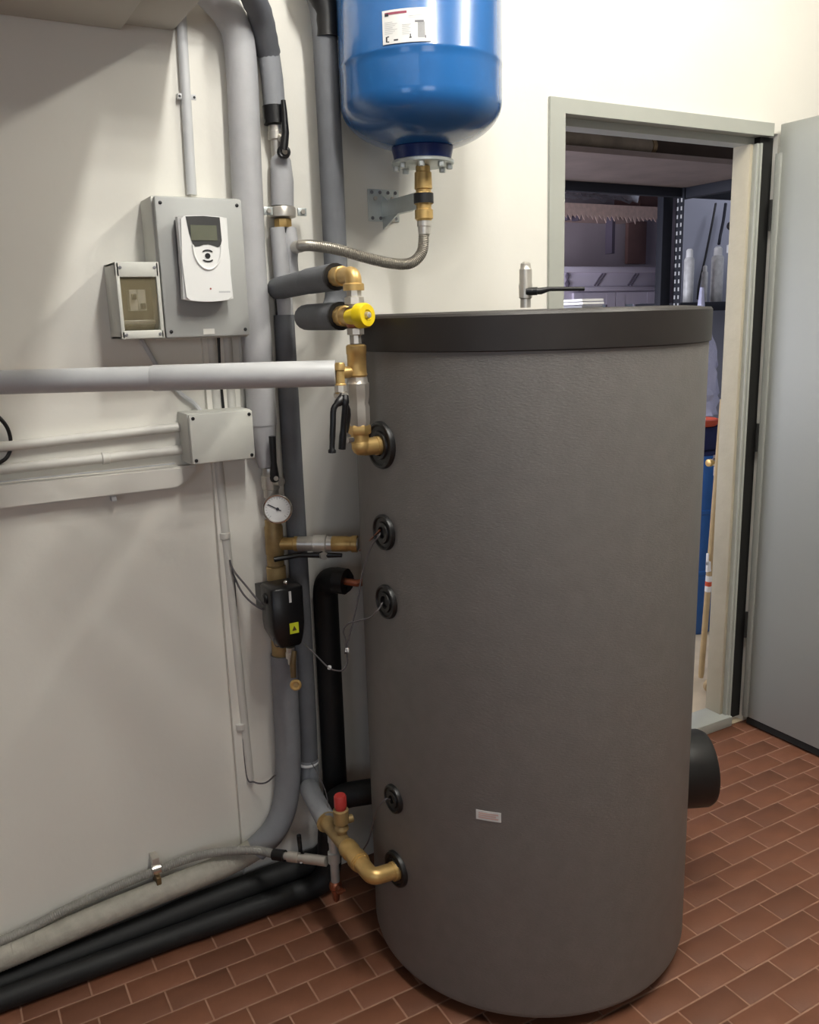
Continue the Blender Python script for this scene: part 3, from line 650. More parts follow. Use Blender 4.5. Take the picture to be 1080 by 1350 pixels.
# pipe clip
q = P(206, 1146, 2.055)
pc_ = thing('pipe_clip', 'bright metal pipe clip holding the thin hose to the wall', 'clip', q)
MB().lathe(q-X*.011, X, [(0, .014), (.001, .0155), (.021, .0155), (.022, .014)], 18).build('band', 'chrome', pc_)
MB().box((q.x-.009, q.y-.006, q.z+.012), (q.x+.009, WL, q.z+.034), .002).build('clip_foot', 'nickel', pc_)
MB().box((q.x-.006, 2.03, q.z-.045), (q.x+.006, WL, q.z-.012), .002).build('lower_strap', 'bronze', pc_)

# ------------------------------------------------------------------ black foam solar pipes
f1 = thing('front_black_pipe', 'thick black foam pipe lying on the floor nearest the tiles', 'pipe', (.2, 1.997, .033))
RB2 = P(455, 1048, 1.93)
p = bend([(-1.1, 1.988, .0275), (.4, 1.988, .0275), (RB2.x-.04, 1.98, .03), (RB2.x-.03, 1.955, RB2.z-.01), (RB2.x+.075, 1.90, RB2.z+.004)], .06)
n_ = len(p); MB().tube(p, [.027 if i < 6 else min(.0335, .027+.001*(i-6)) for i in range(n_)], 20).build('insulation', 'foamk', f1)
e = Vector(p[-1]); dd = (e-Vector(p[-2])).normalized()
MB().lathe(e-dd*.006, dd, [(0, .034), (.008, .034), (.0082, .02), (.002, .019)], 18).build('foam_end', 'tape', f1)
MB().cyl(e-dd*.01, e+dd*.06, .0095, 12).build('copper_tube', 'copper', f1)
f2 = thing('rear_black_pipe', 'thick black foam pipe rising upright behind the tank to a rounded elbow', 'pipe', (.5, 2.03, .06))
rx = P(432, 850, 2.035).x; rz = P(432, 768, 2.0).z; ex = P(452, 768, 1.93)
p = bend([(-1.1, 2.042, .0275), (.0, 2.042, .0275), (.42, 2.038, .052), (rx-.03, 2.036, .066), (rx, 2.034, .2), (rx, 2.032, rz), (ex.x, 1.93, ex.z+.004)], .055)
n_ = len(p); MB().tube(p, [.027 if i < 6 else min(.0335, .027+.001*(i-6)) for i in range(n_)], 20).build('insulation', 'foamk', f2)
e = Vector(p[-1]); dd = Vector((.6, -.75, -.05)).normalized()
MB().lathe(e-dd*.02, dd, [(0, .0335), (.03, .0335), (.0302, .016), (.015, .015)], 20).build('foam_end', 'tape', f2)
MB().tube([e, e+dd*.04, e+dd*.045+X*.03], .0095, 12).build('copper_tube', 'copper', f2)

# ------------------------------------------------------------------ enclosure, controller, breaker box, junction box
def screws(parent, pts, r=.004, m_='dark', n='screw'):
    for q in pts: MB().lathe(q, -Y, [(-.001, r), (.0012, r), (.0018, r*.6)], 10).build(n, m_, parent)
EY = 1.968
q_ = [P(*p, EY) for p in ((200, 259), (318, 261), (331, 444), (222, 444))]
ex0, ex1, ez0, ez1 = (q_[0].x+q_[3].x)/2, (q_[1].x+q_[2].x)/2, (q_[2].z+q_[3].z)/2, (q_[0].z+q_[1].z)/2
en = thing('control_enclosure', 'large grey wall enclosure that carries the white controller', 'enclosure', ((ex0+ex1)/2, WL, ez0))
MB().box((ex0-.004, EY+.018, ez0-.003), (ex1+.004, WL, ez1+.003), .006).build('enclosure_body', 'boxl', en)
MB().box((ex0, EY, ez0), (ex1, EY+.017, ez1), .005).build('cover', 'box', en)
screws(en, [(x, EY, z) for x in (ex0+.012, ex1-.012) for z in (ez0+.014, ez1-.014)])
q = P(275.5, 437, EY); MB().box((q.x-.013, EY-.0008, q.z-.006), (q.x+.013, EY+.0004, q.z+.006)).build('plate_sticker', 'pvcl', en)
ky = EY-.042; kz0, kz1 = P(275, 394, ky).z, P(268, 286, ky).z
kx0, kx1 = (P(234, 286, ky).x+P(242, 392, ky).x)/2, (P(301, 286, ky).x+P(309, 392, ky).x)/2
ct = thing('solar_controller', 'white handheld sized controller with grey display on the grey enclosure', 'controller', ((kx0+kx1)/2, EY, kz0))
def arc(x0, x1, z, bulge, n=8): return [(x0+(x1-x0)*k/n, z+bulge*(1-(2*k/n-1)**2)) for k in range(n+1)]
out = [(x, EY-.012, z) for x, z in arc(kx0, kx1, kz0, -.006)]+[(kx1-.003, EY-.012, kz0+.08)]+[(x, EY-.012, z) for x, z in arc(kx1-.002, kx0+.002, kz1, .003)]+[(kx0+.003, EY-.012, kz0+.08)]
MB().prism(out, (0, ky-EY+.012, 0), .006).build('case', 'white', ct)
MB().box((kx0+.004, EY-.013, kz0+.004), (kx1-.004, EY-.0005, kz1-.004)).build('back_plate', 'bezel', ct)
U = lambda u, v, y: Vector((kx0+(kx1-kx0)*u, y, kz0+(kz1-kz0)*v))
bz_ = [(.16, 1.0), (.50, 1.012), (.82, 1.0), (.83, .72), (.80, .655), (.74, .635), (.66, .655), (.56, .672), (.46, .665), (.38, .645), (.30, .64), (.255, .67), (.20, .80)]
dsp = MB().prism([U(u, v, ky+.001) for u, v in bz_], (0, -.0022, 0)).build('display_bezel', 'bezel', ct)
MB().box(U(.23, .715, ky-.0022), U(.74, .90, ky-.0010)).build('screen', 'lcd', dsp)
m = MB(); pts = []
for k in range(15):
    a = PI*(.02+.96*k/14)
    pts.append(U(.53-.36*math.cos(a)*(.78 if True else 1), .70-.335*math.sin(a)**.8, ky-.0012))
MB().tube(pts, .0022, 8).build('raised_rim', 'white', ct)
for v, kind in ((.595, 1), (.53, 0), (.465, -1)):
    m = MB()
    if kind: m.prism([U(.53+.10*math.cos(a)*1.0, v+kind*.03*math.sin(a)-kind*.018, ky+.0005) for a in [PI*k/8 for k in range(9)]]+[U(.53+.07*math.cos(a), v+kind*.012*math.sin(a)-kind*.018, ky+.0005) for a in [PI*k/6 for k in range(6, -1, -1)]], (0, -.002, 0))
    else: m.lathe(U(.53, v, ky+.0005), -Y, [(0, .0062), (.002, .0058)], 14)
    m.build('button', 'dark', ct)
MB().lathe(U(.54, .125, ky+.0005), -Y, [(0, .0022), (.0012, .0018)], 10).build('indicator_light', 'led', ct)
MB().box(U(.70, .075, ky-.0004), U(.93, .095, ky+.0005)).build('print', 'inkl', ct)
# breaker box
by = 1.965
q_ = [P(*p, by) for p in ((152, 345), (208, 345), (219, 446), (160, 447))]
bx0, bx1, bz0, bz1 = (q_[0].x+q_[3].x)/2, (q_[1].x+q_[2].x)/2, (q_[2].z+q_[3].z)/2, (q_[0].z+q_[1].z)/2
bb = thing('breaker_box', 'small pale breaker box with smoked window left of the grey enclosure', 'enclosure', ((bx0+bx1)/2, WL, bz0))
m = MB(); m.box((bx0, WL-.012, bz0), (bx1, WL, bz1)); T = .007
m.box((bx0, by+.012, bz0), (bx0+T, WL-.01, bz1), .002); m.box((bx1-T, by+.012, bz0), (bx1, WL-.01, bz1), .002); m.box((bx0, by+.012, bz0), (bx1, WL-.01, bz0+T), .002); m.box((bx0, by+.012, bz1-T), (bx1, WL-.01, bz1), .002)
m.build('box_shell', 'boxl', bb)
wz0, wz1 = bz0+.018, bz1-.032
m = MB(); m.box((bx0, by, wz1), (bx1, by+.013, bz1), .003); m.box((bx0, by, bz0), (bx1, by+.013, wz0), .003); m.box((bx0, by, bz0), (bx0+.008, by+.013, bz1), .002); m.box((bx1-.008, by, bz0), (bx1, by+.013, bz1), .002)
m.build('cover_frame', 'boxl', bb)
screws(bb, [(x, by, z) for x in (bx0+.01, bx1-.01) for z in (bz0+.009, bz1-.012)], .0035, 'ink')
MB().box((bx0+.008, by+.055, wz0), (bx1-.008, by+.058, wz1)).build('inner_plate', 'brown', bb)
for k in range(2):
    x = bx0+.03+.018*k
    b_ = MB().box((x, by+.028, bz0+.06), (x+.017, by+.056, bz0+.105), .001).build('circuit_breaker', 'pvcl', bb)
    MB().box((x+.004, by+.016, bz0+.084-.02*k), (x+.013, by+.03, bz0+.096-.02*k), .001).build('toggle', 'dark', b_)
MB().box((bx0+.012, by+.024, wz0+.012), (bx1-.012, by+.03, wz0+.022), .002).build('hinge_bar', 'rail', bb)
prof = [(by+.02, wz0), (by+.012, wz0+.008), (by+.007, wz0+.022), (by+.006, wz0+.05), (by+.006, wz1)]
m = MB(); m.rings([[Vector((x, y, z)) for y, z in prof]+[Vector((x, y+.0015, z)) for y, z in prof[::-1]] for x in (bx0+.0085, bx1-.0085)])
m.build('window_cover', 'clear', bb)
# junction box
JY = 1.988
q_ = [P(*p, JY) for p in ((248, 547), (333, 541), (337, 605), (255, 612))]
jx0, jx1, jz0, jz1 = (q_[0].x+q_[3].x)/2, (q_[1].x+q_[2].x)/2, (q_[2].z+q_[3].z)/2, (q_[0].z+q_[1].z)/2
jb = thing('junction_box', 'pale rectangular junction box with four dark screws below the horizontal pipe', 'box', ((jx0+jx1)/2, WL, jz0))
MB().box((jx0-.002, JY+.012, jz0-.002), (jx1+.001, WL, jz1+.002), .004).build('box_body', 'boxl', jb)
MB().box((jx0, JY, jz0), (jx1, JY+.0115, jz1), .004).build('lid', 'boxl', jb)
screws(jb, [(x, JY, z) for x in (jx0+.009, jx1-.009) for z in (jz0+.009, jz1-.009)], .0042)

# ------------------------------------------------------------------ conduits, trunking, cables
def conduit(label, pts, r, m_='pvcl', group=None, rings=(), clips=()):
    pts = [Vector(q) for q in pts]
    t = thing('conduit', label, 'conduit', pts[0], group)
    MB().tube(pts, r, 14).build('tube', m_, t)
    for q, d_ in rings:
        d_ = Vector(d_).normalized(); MB().lathe(Vector(q)-d_*.008, d_, [(0, r+.001), (.001, r+.0025), (.015, r+.0025), (.016, r+.001)], 14).build('coupler', m_, t)
    for q, d_ in clips:
        q = Vector(q); c_ = MB().box((q.x-r-.009, q.y-.004, q.z-.006), (q.x+r+.009, q.y+r, q.z+.006), .001).build('saddle_clip', m_, t)
        for s_ in (-1, 1): MB().lathe((q.x+s_*(r+.005), q.y-.004, q.z), -Y, [(0, .003), (.0015, .0025)], 8).build('screw', 'dark', c_)
    return t
cy = WL-.012
conduit('pale vertical conduit entering the top of the grey enclosure', [P(236.5, -40, cy), P(237.5, 0, cy), P(253, 257, cy)], .0115, 'pvc', None, (), [(P(246, 128, cy), Z)])
conduit('short pale conduit from the enclosure to the junction box, the left one of two', [P(278, 440, cy), P(287, 548, cy)], .0115)
conduit('short pale conduit from the enclosure to the junction box, the right one of two', [P(299, 440, cy), P(306, 548, cy)], .0115)
conduit('thin pale conduit behind the horizontal pipe beside the large grey riser', [P(317, 440, cy), P(321, 548, cy)], .0075)
conduit('upper pale horizontal conduit entering the left side of the junction box', [P(0, 589.5, cy)-X*1.2, P(0, 589.5, cy), P(246, 562, cy)], .0115)
conduit('lower pale horizontal conduit entering the left side of the junction box', [P(0, 619, cy)-X*1.2, P(0, 619, cy), P(247, 592, cy)], .0118, 'pvcl', None, [(P(139, 604, cy), P(247, 592, cy)-P(0, 619, cy))])
a_, b_ = P(287, 604, cy), P(330, 1032, cy)
conduit('pale vertical conduit dropping from the junction box towards the floor', [a_, b_], .0115, 'pvcl', None, [(P(296.5, 706, cy), Z), (P(317, 957, cy), Z)])
tk = thing('cable_trunking', 'white cable trunking along the wall under the two horizontal conduits', 'trunking', P(100, 640, WL))
t0, t1, t2, t3 = P(0, 629, 2.055), P(0, 671, 2.055), P(233, 644, 2.055), P(260, 618, 2.055)
zt, zbm = 1.238, 1.166
MB().prism([(-1.2, WL, zt), (-1.2, WL, zbm), (t2.x, WL, zbm), (t2.x+.028, WL, zbm+.014), (t3.x, WL, zbm+.04), (t3.x, WL, zt-.02)], (0, -.03, 0), .004).build('channel', 'trunk', tk)
MB().box((-1.2, 2.0525, zt-.012), (t2.x, 2.0545, zt-.009)).build('cover_seam', 'inkl', tk)
q = P(150, 658, 2.07); MB().box((q.x-.006, 2.062, zbm-.014), (q.x+.006, WL, zbm), .002).build('clip', 'inkl', tk)
def cable(name, label, pts, r, m_='cable', n=8, cat='cable'):
    pts = [Vector(q) for q in pts]; c_ = sum(pts, Vector())/len(pts)
    return tag(MB().tube(smoothpath(pts, n), r, 8).build(name, m_, None, c_), label, cat)
cable('black_cable', 'black cable loop curving behind the conduits at the left edge', [P(-30, 528, 2.064), P(-4, 548, 2.064), P(9, 563, 2.068), P(14, 580, 2.075), P(13, 595, 2.072), P(3, 608, 2.064), P(-30, 622, 2.06)], .0042, 'cablek')
cable('grey_cable', 'grey cable running from the breaker box diagonally to the junction box', [P(186, 447, 2.075), P(195, 462, 2.078), P(212, 490, 2.078), P(237, 518, 2.078), P(255, 531, 2.075), P(266, 544, 2.07)], .0058, 'pvc')
cable('black_cable', 'black cable between the two short conduits above the junction box', [P(288, 444, 2.07), P(290, 490, 2.072), P(295, 545, 2.07)], .004, 'cablek')
cable('pump_cable', 'grey cable from the vertical conduit to the black pump, the upper of two', [P(303, 738, 2.06), P(308, 752, 2.05), P(325, 773, 2.02), P(343, 794, 1.96), P(358, 801, 1.925)], .0026)
cable('pump_cable', 'grey cable from the vertical conduit to the black pump, the lower of two', [P(304, 742, 2.066), P(308, 758, 2.06), P(320, 782, 2.03), P(338, 799, 1.97), P(360, 808, 1.93)], .0026)
cable('ground_cable', 'thin dark cable curving from the conduit bottom to the large grey pipe', [P(309, 760, 2.066), P(318, 930, 2.068), P(325, 1020, 2.068), P(335, 1031, 2.05), P(350, 1032, 2.02), P(364, 1021, 1.965)], .0022)
cable('loop_wire', 'thin wire loop at the lower left of the black pump', [P(364, 832, 1.905), P(361, 844, 1.90), P(364, 852, 1.90), P(372, 852, 1.91)], .0013)
s_ = pc+pn*.012
w1_ = cable('sensor_cable', 'thin grey sensor cable hanging from the second tank port', [s_+Z*1.106, P(500, 706, 1.575), P(489, 722, 1.60), P(478, 755, 1.62), P(470, 800, 1.64), P(461, 838, 1.66), P(457, 858, 1.665), P(458, 872, 1.665), P(453, 883, 1.67), P(443, 884, 1.69), P(432, 879, 1.72), P(415, 862, 1.78), P(400, 848, 1.83)], .0017)
cable('sensor_cable', 'thin grey sensor cable from the third tank port joining the hanging bundle', [s_+Z*.951, P(498, 805, 1.575), P(488, 814, 1.60), P(470, 819, 1.63), P(458, 823, 1.65), P(453, 832, 1.66), P(456, 846, 1.664), P(455, 862, 1.668)], .0017)
cable('sensor_cable', 'pinkish sensor cable bridging from the second port to the short brass branch', [s_+Z*1.11+Y*.005, P(500, 700, 1.585), P(489, 711, 1.66), P(480, 722, 1.75), P(474, 726, 1.86)], .0018, 'copper')
cable('sensor_cable', 'thin grey sensor cable drooping from the fourth tank port', [s_+Z*.48, P(508, 1054, 1.58), P(498, 1066, 1.60), P(492, 1086, 1.64), P(486, 1108, 1.69), P(478, 1122, 1.74)], .0017)
for q, lb in ((P(457, 857, 1.663), 'small white cable tie on the hanging sensor cables'), (P(434, 880, 1.716), 'small white cable tie on the low end of the sensor cable')):
    tag(MB().lathe(q-Z*.004, Z+X*.2, [(0, .004), (.008, .004)], 10).box(q+Vector((-.002, -.009, -.002)), q+Vector((.002, 0, .004))).build('cable_tie', 'tie', None, q), lb, 'cable tie')
cable('tie_wire', 'thin wire hanging from the tie ring of the lower grey pipe bend', [P(411, 1006, 2.0), P(420, 1022, 1.9), P(431, 1050, 1.87), P(433, 1085, 1.85)], .0012, 'cable')

# ------------------------------------------------------------------ store room beyond the door
SX0, SX1, SY1, SZ = 1.2, 4.9, 4.6, 3.0
struct(MB().box((SX0-.1, WB, -.1), (SX0, SY1, SZ)).build('wall_store_left', 'stl'))
struct(MB().box((SX1, WB, -.1), (SX1+.1, SY1, SZ)).build('wall_store_right', 'stw'))
struct(MB().box((SX0-.1, SY1, -.1), (SX1+.1, SY1+.1, SZ)).build('wall_store_back', 'stl'))
struct(MB().box((SX0, WR+.002, -.1), (SX1, SY1, 0)).build('floor_store', 'stf'))
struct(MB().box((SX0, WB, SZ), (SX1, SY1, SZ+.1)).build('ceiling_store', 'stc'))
struct(MB().box((3.74, 3.55, 0), (4.9, 3.6, SZ)).build('wall_store_partition', 'stw'))
# shelving unit
sy0, sy1, sx0, sx1 = 2.62, 3.22, 1.95, 3.33
sz = P(745, 248, 3.2).z
su = thing('steel_shelving', 'dark steel shelving unit with perforated corner posts beyond the doorway', 'shelf', (sx0, sy0, 0))
MB().box((sx0, sy0, sz+.03), (sx1+.05, sy1, sz+.05)).build('shelf_board', 'board', su)
MB().box((sx0, sy1-.035, sz-.012), (sx1+.05, sy1, sz+.03), .003).build('beam', 'shelfk', su)
MB().box((sx1+.012, sy0, sz-.02), (sx1+.05, sy1, sz+.03), .003).build('beam', 'shelfk', su)
def post(x, y, sx_):
    m = MB(); w_ = .05
    m.box((x, y, 0), (x+.003, y-w_, sz+.25)); m.box((x, y, 0), (x+sx_*w_, y-.003, sz+.25))
    p_ = m.build('post', 'shelfk', su)
    h_ = MB()
    for k in range(26):          # angle post perforations, coloured pale for light coming through from behind
        z = 1.45+k*.038
        if z > sz: break
        for off in (.012, .036): h_.box((x-.002, y-off-.004, z), (x+.004, y-off+.004, z+.018))
    h_.build('hole', 'pvc', p_)['kind'] = 'stuff'
post(sx1+.005, sy1, 1)
MB().box((sx1-.07, sy1+.01, 0), (sx1-.005, sy1+.05, sz), .003).build('post', 'shelfk', su)
tag(MB().box((2.72, 2.80, sz+.051), (sx1+.04, 3.18, sz+.26), .006).build('dark_block', 'stc', None, (3, 3, sz+.05)), 'dark brown block added on top of the steel shelving to darken the wall behind the pale lagging', 'carton')  # added block, covers the bright wall with dark brown
# side shelf with cans to the right
zc_ = P(900, 399, 3.3).z
s3 = thing('side_shelf', 'dark shelf beam with board at eye height right of the perforated post', 'shelf', (3.35, 3.3, zc_))
MB().box((sx1+.06, 3.23, zc_-.045), (4.4, 3.27, zc_), .003).build('beam', 'shelfk', s3)
MB().box((sx1+.06, 3.27, zc_-.02), (4.4, 3.54, zc_), .002).build('shelf_board', 'shelfk', s3)
top_ = P(930, 262, 3.26).z
MB().box((sx1+.06, 3.235, top_), (4.4, 3.27, top_+.14), .003).build('upper_beam', 'shelfk', s3)
for px, hgt, r, lb in ((907, 328, .026, 'white spray can on the dark shelf, nearest the perforated post'), (928, 350, .016, 'thin short white can on the dark shelf between two taller cans'), (944, 325, .032, 'wide white spray can on the dark shelf nearest the door reveal')):
    q = P(px, 394, 3.34); q.z = zc_; zt_ = P(px, hgt, 3.34).z; H_ = zt_-zc_
    t = thing('spray_can', lb, 'can', q, None)
    MB().lathe(q, Z, [(0, r*.92), (.004, r), (H_*.8, r), (H_*.84, r*.75)], 16).build('can_body', 'can', t)
    MB().lathe(q+Z*H_*.83, Z, [(0, r*.7), (H_*.14, r*.66), (H_*.17, r*.4)], 14).build('cap', 'white', t)
cable('hanging_cable', 'dark cable hanging down the grey wall between the white cans', [P(944, 268, 3.5), P(938, 300, 3.48), P(930, 340, 3.46), P(922, 375, 3.42), P(920, 394, 3.38)], .006, 'cablek')
cable('hanging_cable', 'dark blue cable hanging down the grey wall above the wide can', [P(957, 268, 3.5), P(954, 290, 3.49), P(950, 310, 3.48), P(948, 322, 3.46)], .008, 'shelfk')
q = P(965, 328, 3.4); tag(MB().box((q.x-.02, q.y-.02, q.z-.022), (q.x+.02, q.y+.02, q.z+.022), .004).build('wall_socket', 'white', None, q), 'small white box near the door reveal above the shelf', 'socket')
q = P(962, 298, 3.42); tag(MB().lathe(q, -Y, [(-.01, .012), (.0, .022), (.02, .022), (.03, .012)], 10).build('dark_clamp', 'dark', None, q), 'small dark clamp on the grey wall above the white box', 'clamp')
# cupboard
cyy = 4.1; c0, c1 = P(735, 352, cyy), P(875, 352, cyy); ctop = c1.z
cb = thing('cupboard', 'pale lilac white cupboard with carved cornice and glazed doors in the store room', 'cupboard', ((c0.x+c1.x)/2, cyy, 0))
MB().box((c0.x, cyy, 0), (c1.x, SY1-.02, ctop-.02)).build('cupboard_body', 'cup', cb)
z_a, z_b = P(810, 362, cyy).z, P(810, 379, cyy).z
m = MB(); m.box((c0.x-.02, cyy-.04, ctop-.035), (c1.x+.02, cyy+.2, ctop), .008); m.box((c0.x, cyy-.018, z_b), (c1.x, cyy, ctop-.03), .003); m.box((c0.x-.005, cyy-.03, z_b-.02), (c1.x+.005, cyy, z_b+.004), .004)
cn = m.build('cornice', 'cup', cb)
zm = (z_b+ctop-.03)/2
for px in (791, 835):
    q = P(px, 368, cyy-.02); m = MB()
    for s_ in (-1, 1): m.tube(smoothpath([(q.x+s_*.012-.03, cyy-.02, zm-.035), (q.x+s_*.012-.01, cyy-.021, zm-.01), (q.x+s_*.012+.008, cyy-.021, zm+.012), (q.x+s_*.012+.032, cyy-.02, zm+.035)], 4), .004, 6)
    m.build('carving', 'cupd', cn)
for px in (748, 867):
    q = P(px, 368, cyy-.02); MB().lathe((q.x, cyy-.02, zm-.05), Z, [(0, .004), (.03, .017), (.05, .005), (.07, .014), (.1, .002)], 10).build('carving', 'cupd', cn)
zd = z_b-.03; xm = P(809, 390, cyy).x; xe = P(861, 390, cyy).x
for x0, x1 in ((2*xm-xe, xm-.004), (xm+.004, xe)):
    m = MB(); fw_ = .07; m.box((x0, cyy-.022, .1), (x0+fw_, cyy-.002, zd)); m.box((x1-fw_, cyy-.022, .1), (x1, cyy-.002, zd)); m.box((x0+fw_, cyy-.021, zd-fw_), (x1-fw_, cyy-.002, zd)); m.box((x0+fw_, cyy-.021, .1), (x1-fw_, cyy-.002, .8))
    d_ = m.build('door', 'cup', cb)
    xx = (x0+x1)/2
    m = MB(); m.box((x0+fw_, cyy-.018, .8), (xx-.02, cyy-.012, zd-fw_)); m.box((xx+.02, cyy-.018, .8), (x1-fw_, cyy-.012, zd-fw_)); m.build('pane', 'pane', d_)
    MB().box((xx-.02, cyy-.022, .8), (xx+.02, cyy-.010, zd-fw_)).build('muntin', 'cup', d_)
    MB().box((x1-fw_-.006, cyy-.0235, .8), (x1-fw_+.004, cyy-.02, zd-fw_)).build('groove', 'cupd', d_)
MB().box((xm-.004, cyy-.01, .1), (xm+.004, cyy+.001, zd)).build('door_gap', 'cupd', cb)
# wall shelf with lace and plastic sheet
wy = 4.2; zl = P(810, 284, wy).z; xa, xb = P(730, 284, wy).x, P(876, 284, wy).x
ws = thing('lace_shelf', 'wall shelf with pale lace edging high above the cupboard', 'shelf', ((xa+xb)/2, wy, zl))
MB().box((xa, wy, zl), (xb, SY1, zl+.022)).build('shelf_board', 'lace', ws)
m = MB(); n_ = 26
for k in range(n_):
    x0 = xa+(xb-xa)*k/n_; x1 = xa+(xb-xa)*(k+1)/n_; dz = random.uniform(.0, .03)
    m.prism([(x0, wy-.004, zl+.06), (x1, wy-.004, zl+.06), (x1, wy-.004, zl), ((x0+x1)/2+.01, wy-.004, zl-.02-dz), (x0, wy-.004, zl)], (0, .004, 0))
m.build('lace_trim', 'lace', ws)
for px in (749, 763, 808):
    q = P(px, 292, wy+.05); MB().box((q.x-.012, wy+.04, zl-(.03 if px < 800 else .22)), (q.x+.012, wy+.1, zl)).build('bracket', 'cupd', ws)
m = MB(); nx, ny = 26, 5
rows = []
for i in range(nx+1):
    x = xa+(xb-xa)*i/nx
    rows.append([Vector((x, wy+.35*j/ny-.01, zl+(.175 if x > P(838, 284, wy+.1).x-.06 else .065)+.08*(j/ny)**.6+random.uniform(0, .03))) for j in range(ny+1)])
m.rings(rows, False, False)
tag(m.build('plastic_sheet', 'film', None, ((xa+xb)/2, wy, zl+.1)), 'crumpled clear plastic sheet lying on the lace edged shelf', 'sheet')
q0, q1 = P(838, 284, wy+.1), P(866, 262, wy+.1)
tag(MB().box((q0.x, wy+.06, zl+.023), (q1.x, wy+.3, zl+.16), .006).build('brown_carton', 'cardb', None, (q0.x, wy, zl)), 'reddish brown carton under the plastic sheet on the lace shelf', 'carton')
q0, q1 = P(826, 348, SY1-.03), P(852, 292, SY1-.03)
tag(MB().box((q0.x, SY1-.04, q0.z), (q1.x, SY1-.01, q1.z), .004).build('brown_pinboard', 'cardb', None, (q0.x, SY1, q0.z)), 'brown board fixed on the wall above the cupboard', 'board')
# pale log and dark beam under the store ceiling
za = P(800, 182, 2.34)
q0, q1 = P(735, 184, 2.68), P(858, 194, 2.68); q0.z = q1.z = sz+.083
lg = thing('ceiling_log', 'pale rough pipe lagging lying on top of the steel shelving behind the door head', 'log', q0)
MB().ribbed([q0-X*.3, q0, q0.lerp(q1, .5), q1], .028, .002, .05, 14).build('lagging', 'logw', lg)
MB().lathe(q1-X*.012, X, [(0, .031), (.02, .031)], 14).build('end_band', 'bronze', lg)
# white slabs added in place of a bright strip of light, on a stand
pq = P(764, 397, 2.7); pz = P(764, 404, 2.7).z-.03
pt = thing('light_strip_stack', 'stack of white papers added as a bright strip of light just over the tank lid', 'slabs', (pq.x, 2.7, pz))
for k in range(5): MB().box((pq.x-.055+.004*(k % 2), 2.62, pz+.012*k), (pq.x+.055-.003*(k % 3), 2.78, pz+.012*k+.009), .001).build('strip_slab', 'white' if k > 2 else 'ink', pt)
tb = thing('slab_stand', 'slim white stand under the stack of papers beyond the tank', 'stand', (pq.x, 2.7, 0))
MB().box((pq.x-.06, 2.61, pz-.012), (pq.x+.06, 2.79, pz), .002).build('stand_top', 'pvc', tb)
MB().cyl((pq.x, 2.7, .02), (pq.x, 2.7, pz-.01), .015, 12).build('column', 'pvc', tb)
MB().lathe((pq.x, 2.7, 0), Z, [(0, .12), (.015, .12), (.022, .03)], 20).build('foot', 'pvc', tb)
# hanging bag, orange bucket, blue drum, broom
byy = 2.75
b0, b1 = P(938, 415, byy), P(936, 548, byy)
m = MB(); rg = []
for k in range(15):
    t_ = k/14; z = b0.z+(b1.z-b0.z)*t_; c_ = b0.lerp(b1, t_); R_ = .03+.055*math.sin(min(1, t_*1.15)*PI*.62)
    rg.append([Vector((c_.x+R_*math.cos(2*PI*i/16)*(1+.22*random.uniform(-1, 1)), byy+.06+R_*.8*math.sin(2*PI*i/16)*(1+.22*random.uniform(-1, 1)), z)) for i in range(16)])
bgt = thing('plastic_bag', 'crumpled lilac plastic bag hanging between the tank and the door reveal', 'bag', (b0.x, byy, b1.z))
m.rings(rg).build('bag_body', 'bag', bgt)
MB().tube([b0+Y*.06, b0+Y*.06+Z*.12], [.02, .008], 8).build('bag_neck', 'bag', bgt)
dq = P(938, 640, 2.82)
dm = thing('blue_drum', 'blue plastic drum standing on the store floor behind the tank', 'drum', (dq.x-.02, 2.9, 0))
dz_ = P(938, 600, 2.82).z
MB().lathe((dq.x-.02, 2.92, 0), Z, [(0, .12), (.02, .13), (.3, .13), (.305, .135), (.32, .135), (.325, .13), (.6, .13), (.605, .135), (.62, .135), (.625, .13), (dz_-.02, .13), (dz_, .12)], 28).build('drum_body', 'bluep', dm)
MB().lathe((dq.x-.02, 2.92, dz_), Z, [(0, .115), (.012, .115), (.018, .1)], 28).build('drum_lid', 'navy', dm)
nz_ = P(938, 563, 2.82).z
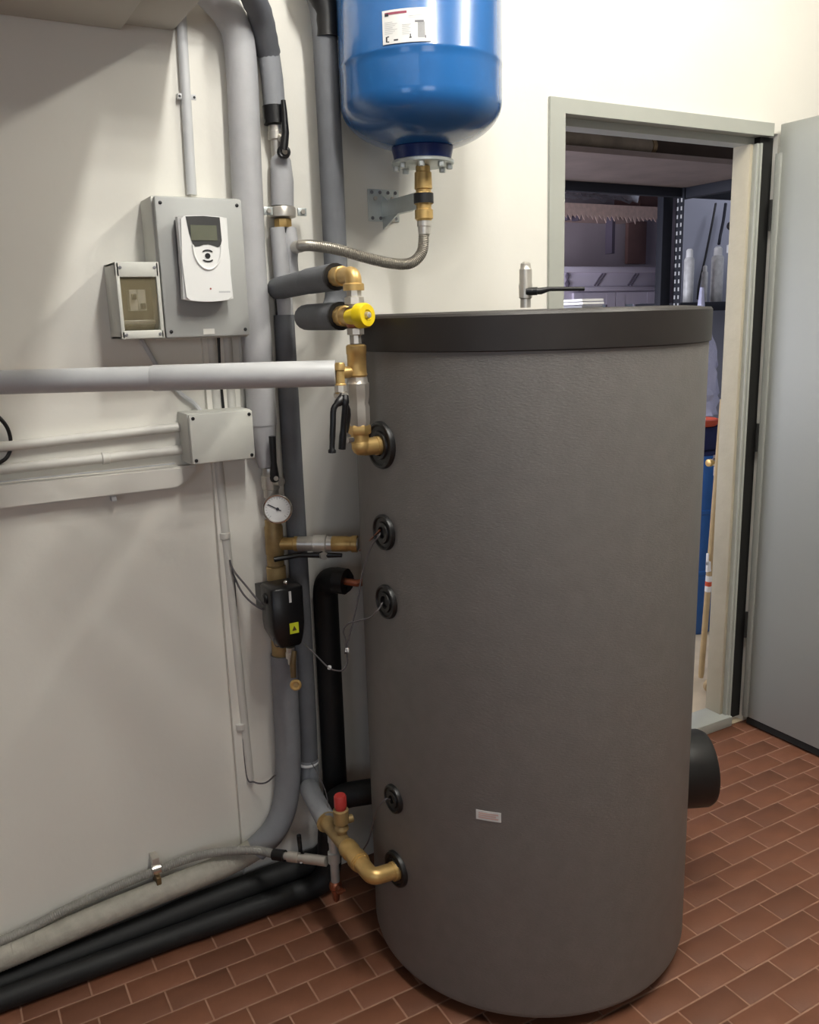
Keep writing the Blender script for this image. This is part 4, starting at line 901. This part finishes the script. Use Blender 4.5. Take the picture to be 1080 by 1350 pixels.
tag(MB().box((dq.x-.13, 2.82, dz_+.018), (dq.x+.09, 3.02, nz_), .02).build('navy_cloth', 'navy', None, (dq.x, 2.9, dz_)), 'folded navy cloth on the blue drum', 'cloth')
tag(MB().lathe((dq.x-.01, 2.9, nz_), Z, [(0, .075), (.01, .085), (.03, .09), (.033, .08), (.012, .07)], 20).build('orange_tray', 'orange', None, (dq.x, 2.9, nz_)), 'round orange dish on the folded navy cloth', 'dish')
kq = P(944, 609, 2.6)
kb = thing('metal_tap', 'shiny nickel and brass tap leaning beside the broom handle', 'tap', kq)
MB().ball(kq, .022).lathe(kq+Z*.018, Z, [(0, .012), (.012, .012), (.014, .006)], 12).build('tap_head', 'chrome', kb)
MB().lathe(kq-X*.018, -X, [(0, .011), (.014, .011), (.016, .017), (.03, .016), (.032, .008)], 14).build('tap_spout', 'brass', kb)
MB().cyl(kq-Z*.02, kq-Z*.06, .008, 10).build('tap_stem', 'nickel', kb)
p0_, p1_ = P(951, 560, 2.36), P(923, 918, 2.42); p1_.z = max(p1_.z, .013)
bm_ = thing('broom_handle', 'pale wooden broom handle leaning inside the doorway by the reveal', 'broom', p1_)
dd = (p0_-p1_).normalized()
MB().tube([p1_, p1_+dd*.02, p0_+dd*.1], [.010, .0125, .0125], 14).build('handle', 'wood', bm_)
q = p1_+(p0_-p1_)*.36
MB().tube([q, q+dd*.07], .0132, 14).build('paper_label', 'paper', bm_); MB().tube([q+dd*.025, q+dd*.045], .0135, 14).build('label_print', 'orange', bm_)
q = q+dd*.09-X*.008
MB().box(q+Vector((-.018, -.012, 0)), q+Vector((.012, -.002, .045)), .002).box(q+Vector((-.018, -.012, .03)), q+Vector((-.012, -.002, .08)), .001).build('hanging_tab', 'white', bm_)
rq = P(938, 925, 2.30); rq.z = .0
rl = thing('wooden_roller', 'pale round wooden disc with dark centre lying by the reveal foot', 'disc', rq)
MB().lathe(rq+Vector((0, .0, .03)), Vector((-.4, -.9, .0)), [(-.02, .030), (0, .030), (.002, .027)], 20).build('disc', 'wood', rl)
MB().lathe(rq+Vector((0, 0, .03)), Vector((-.4, -.9, 0)), [(0, .007), (.004, .007)], 10).build('centre_hole', 'bronze', rl)
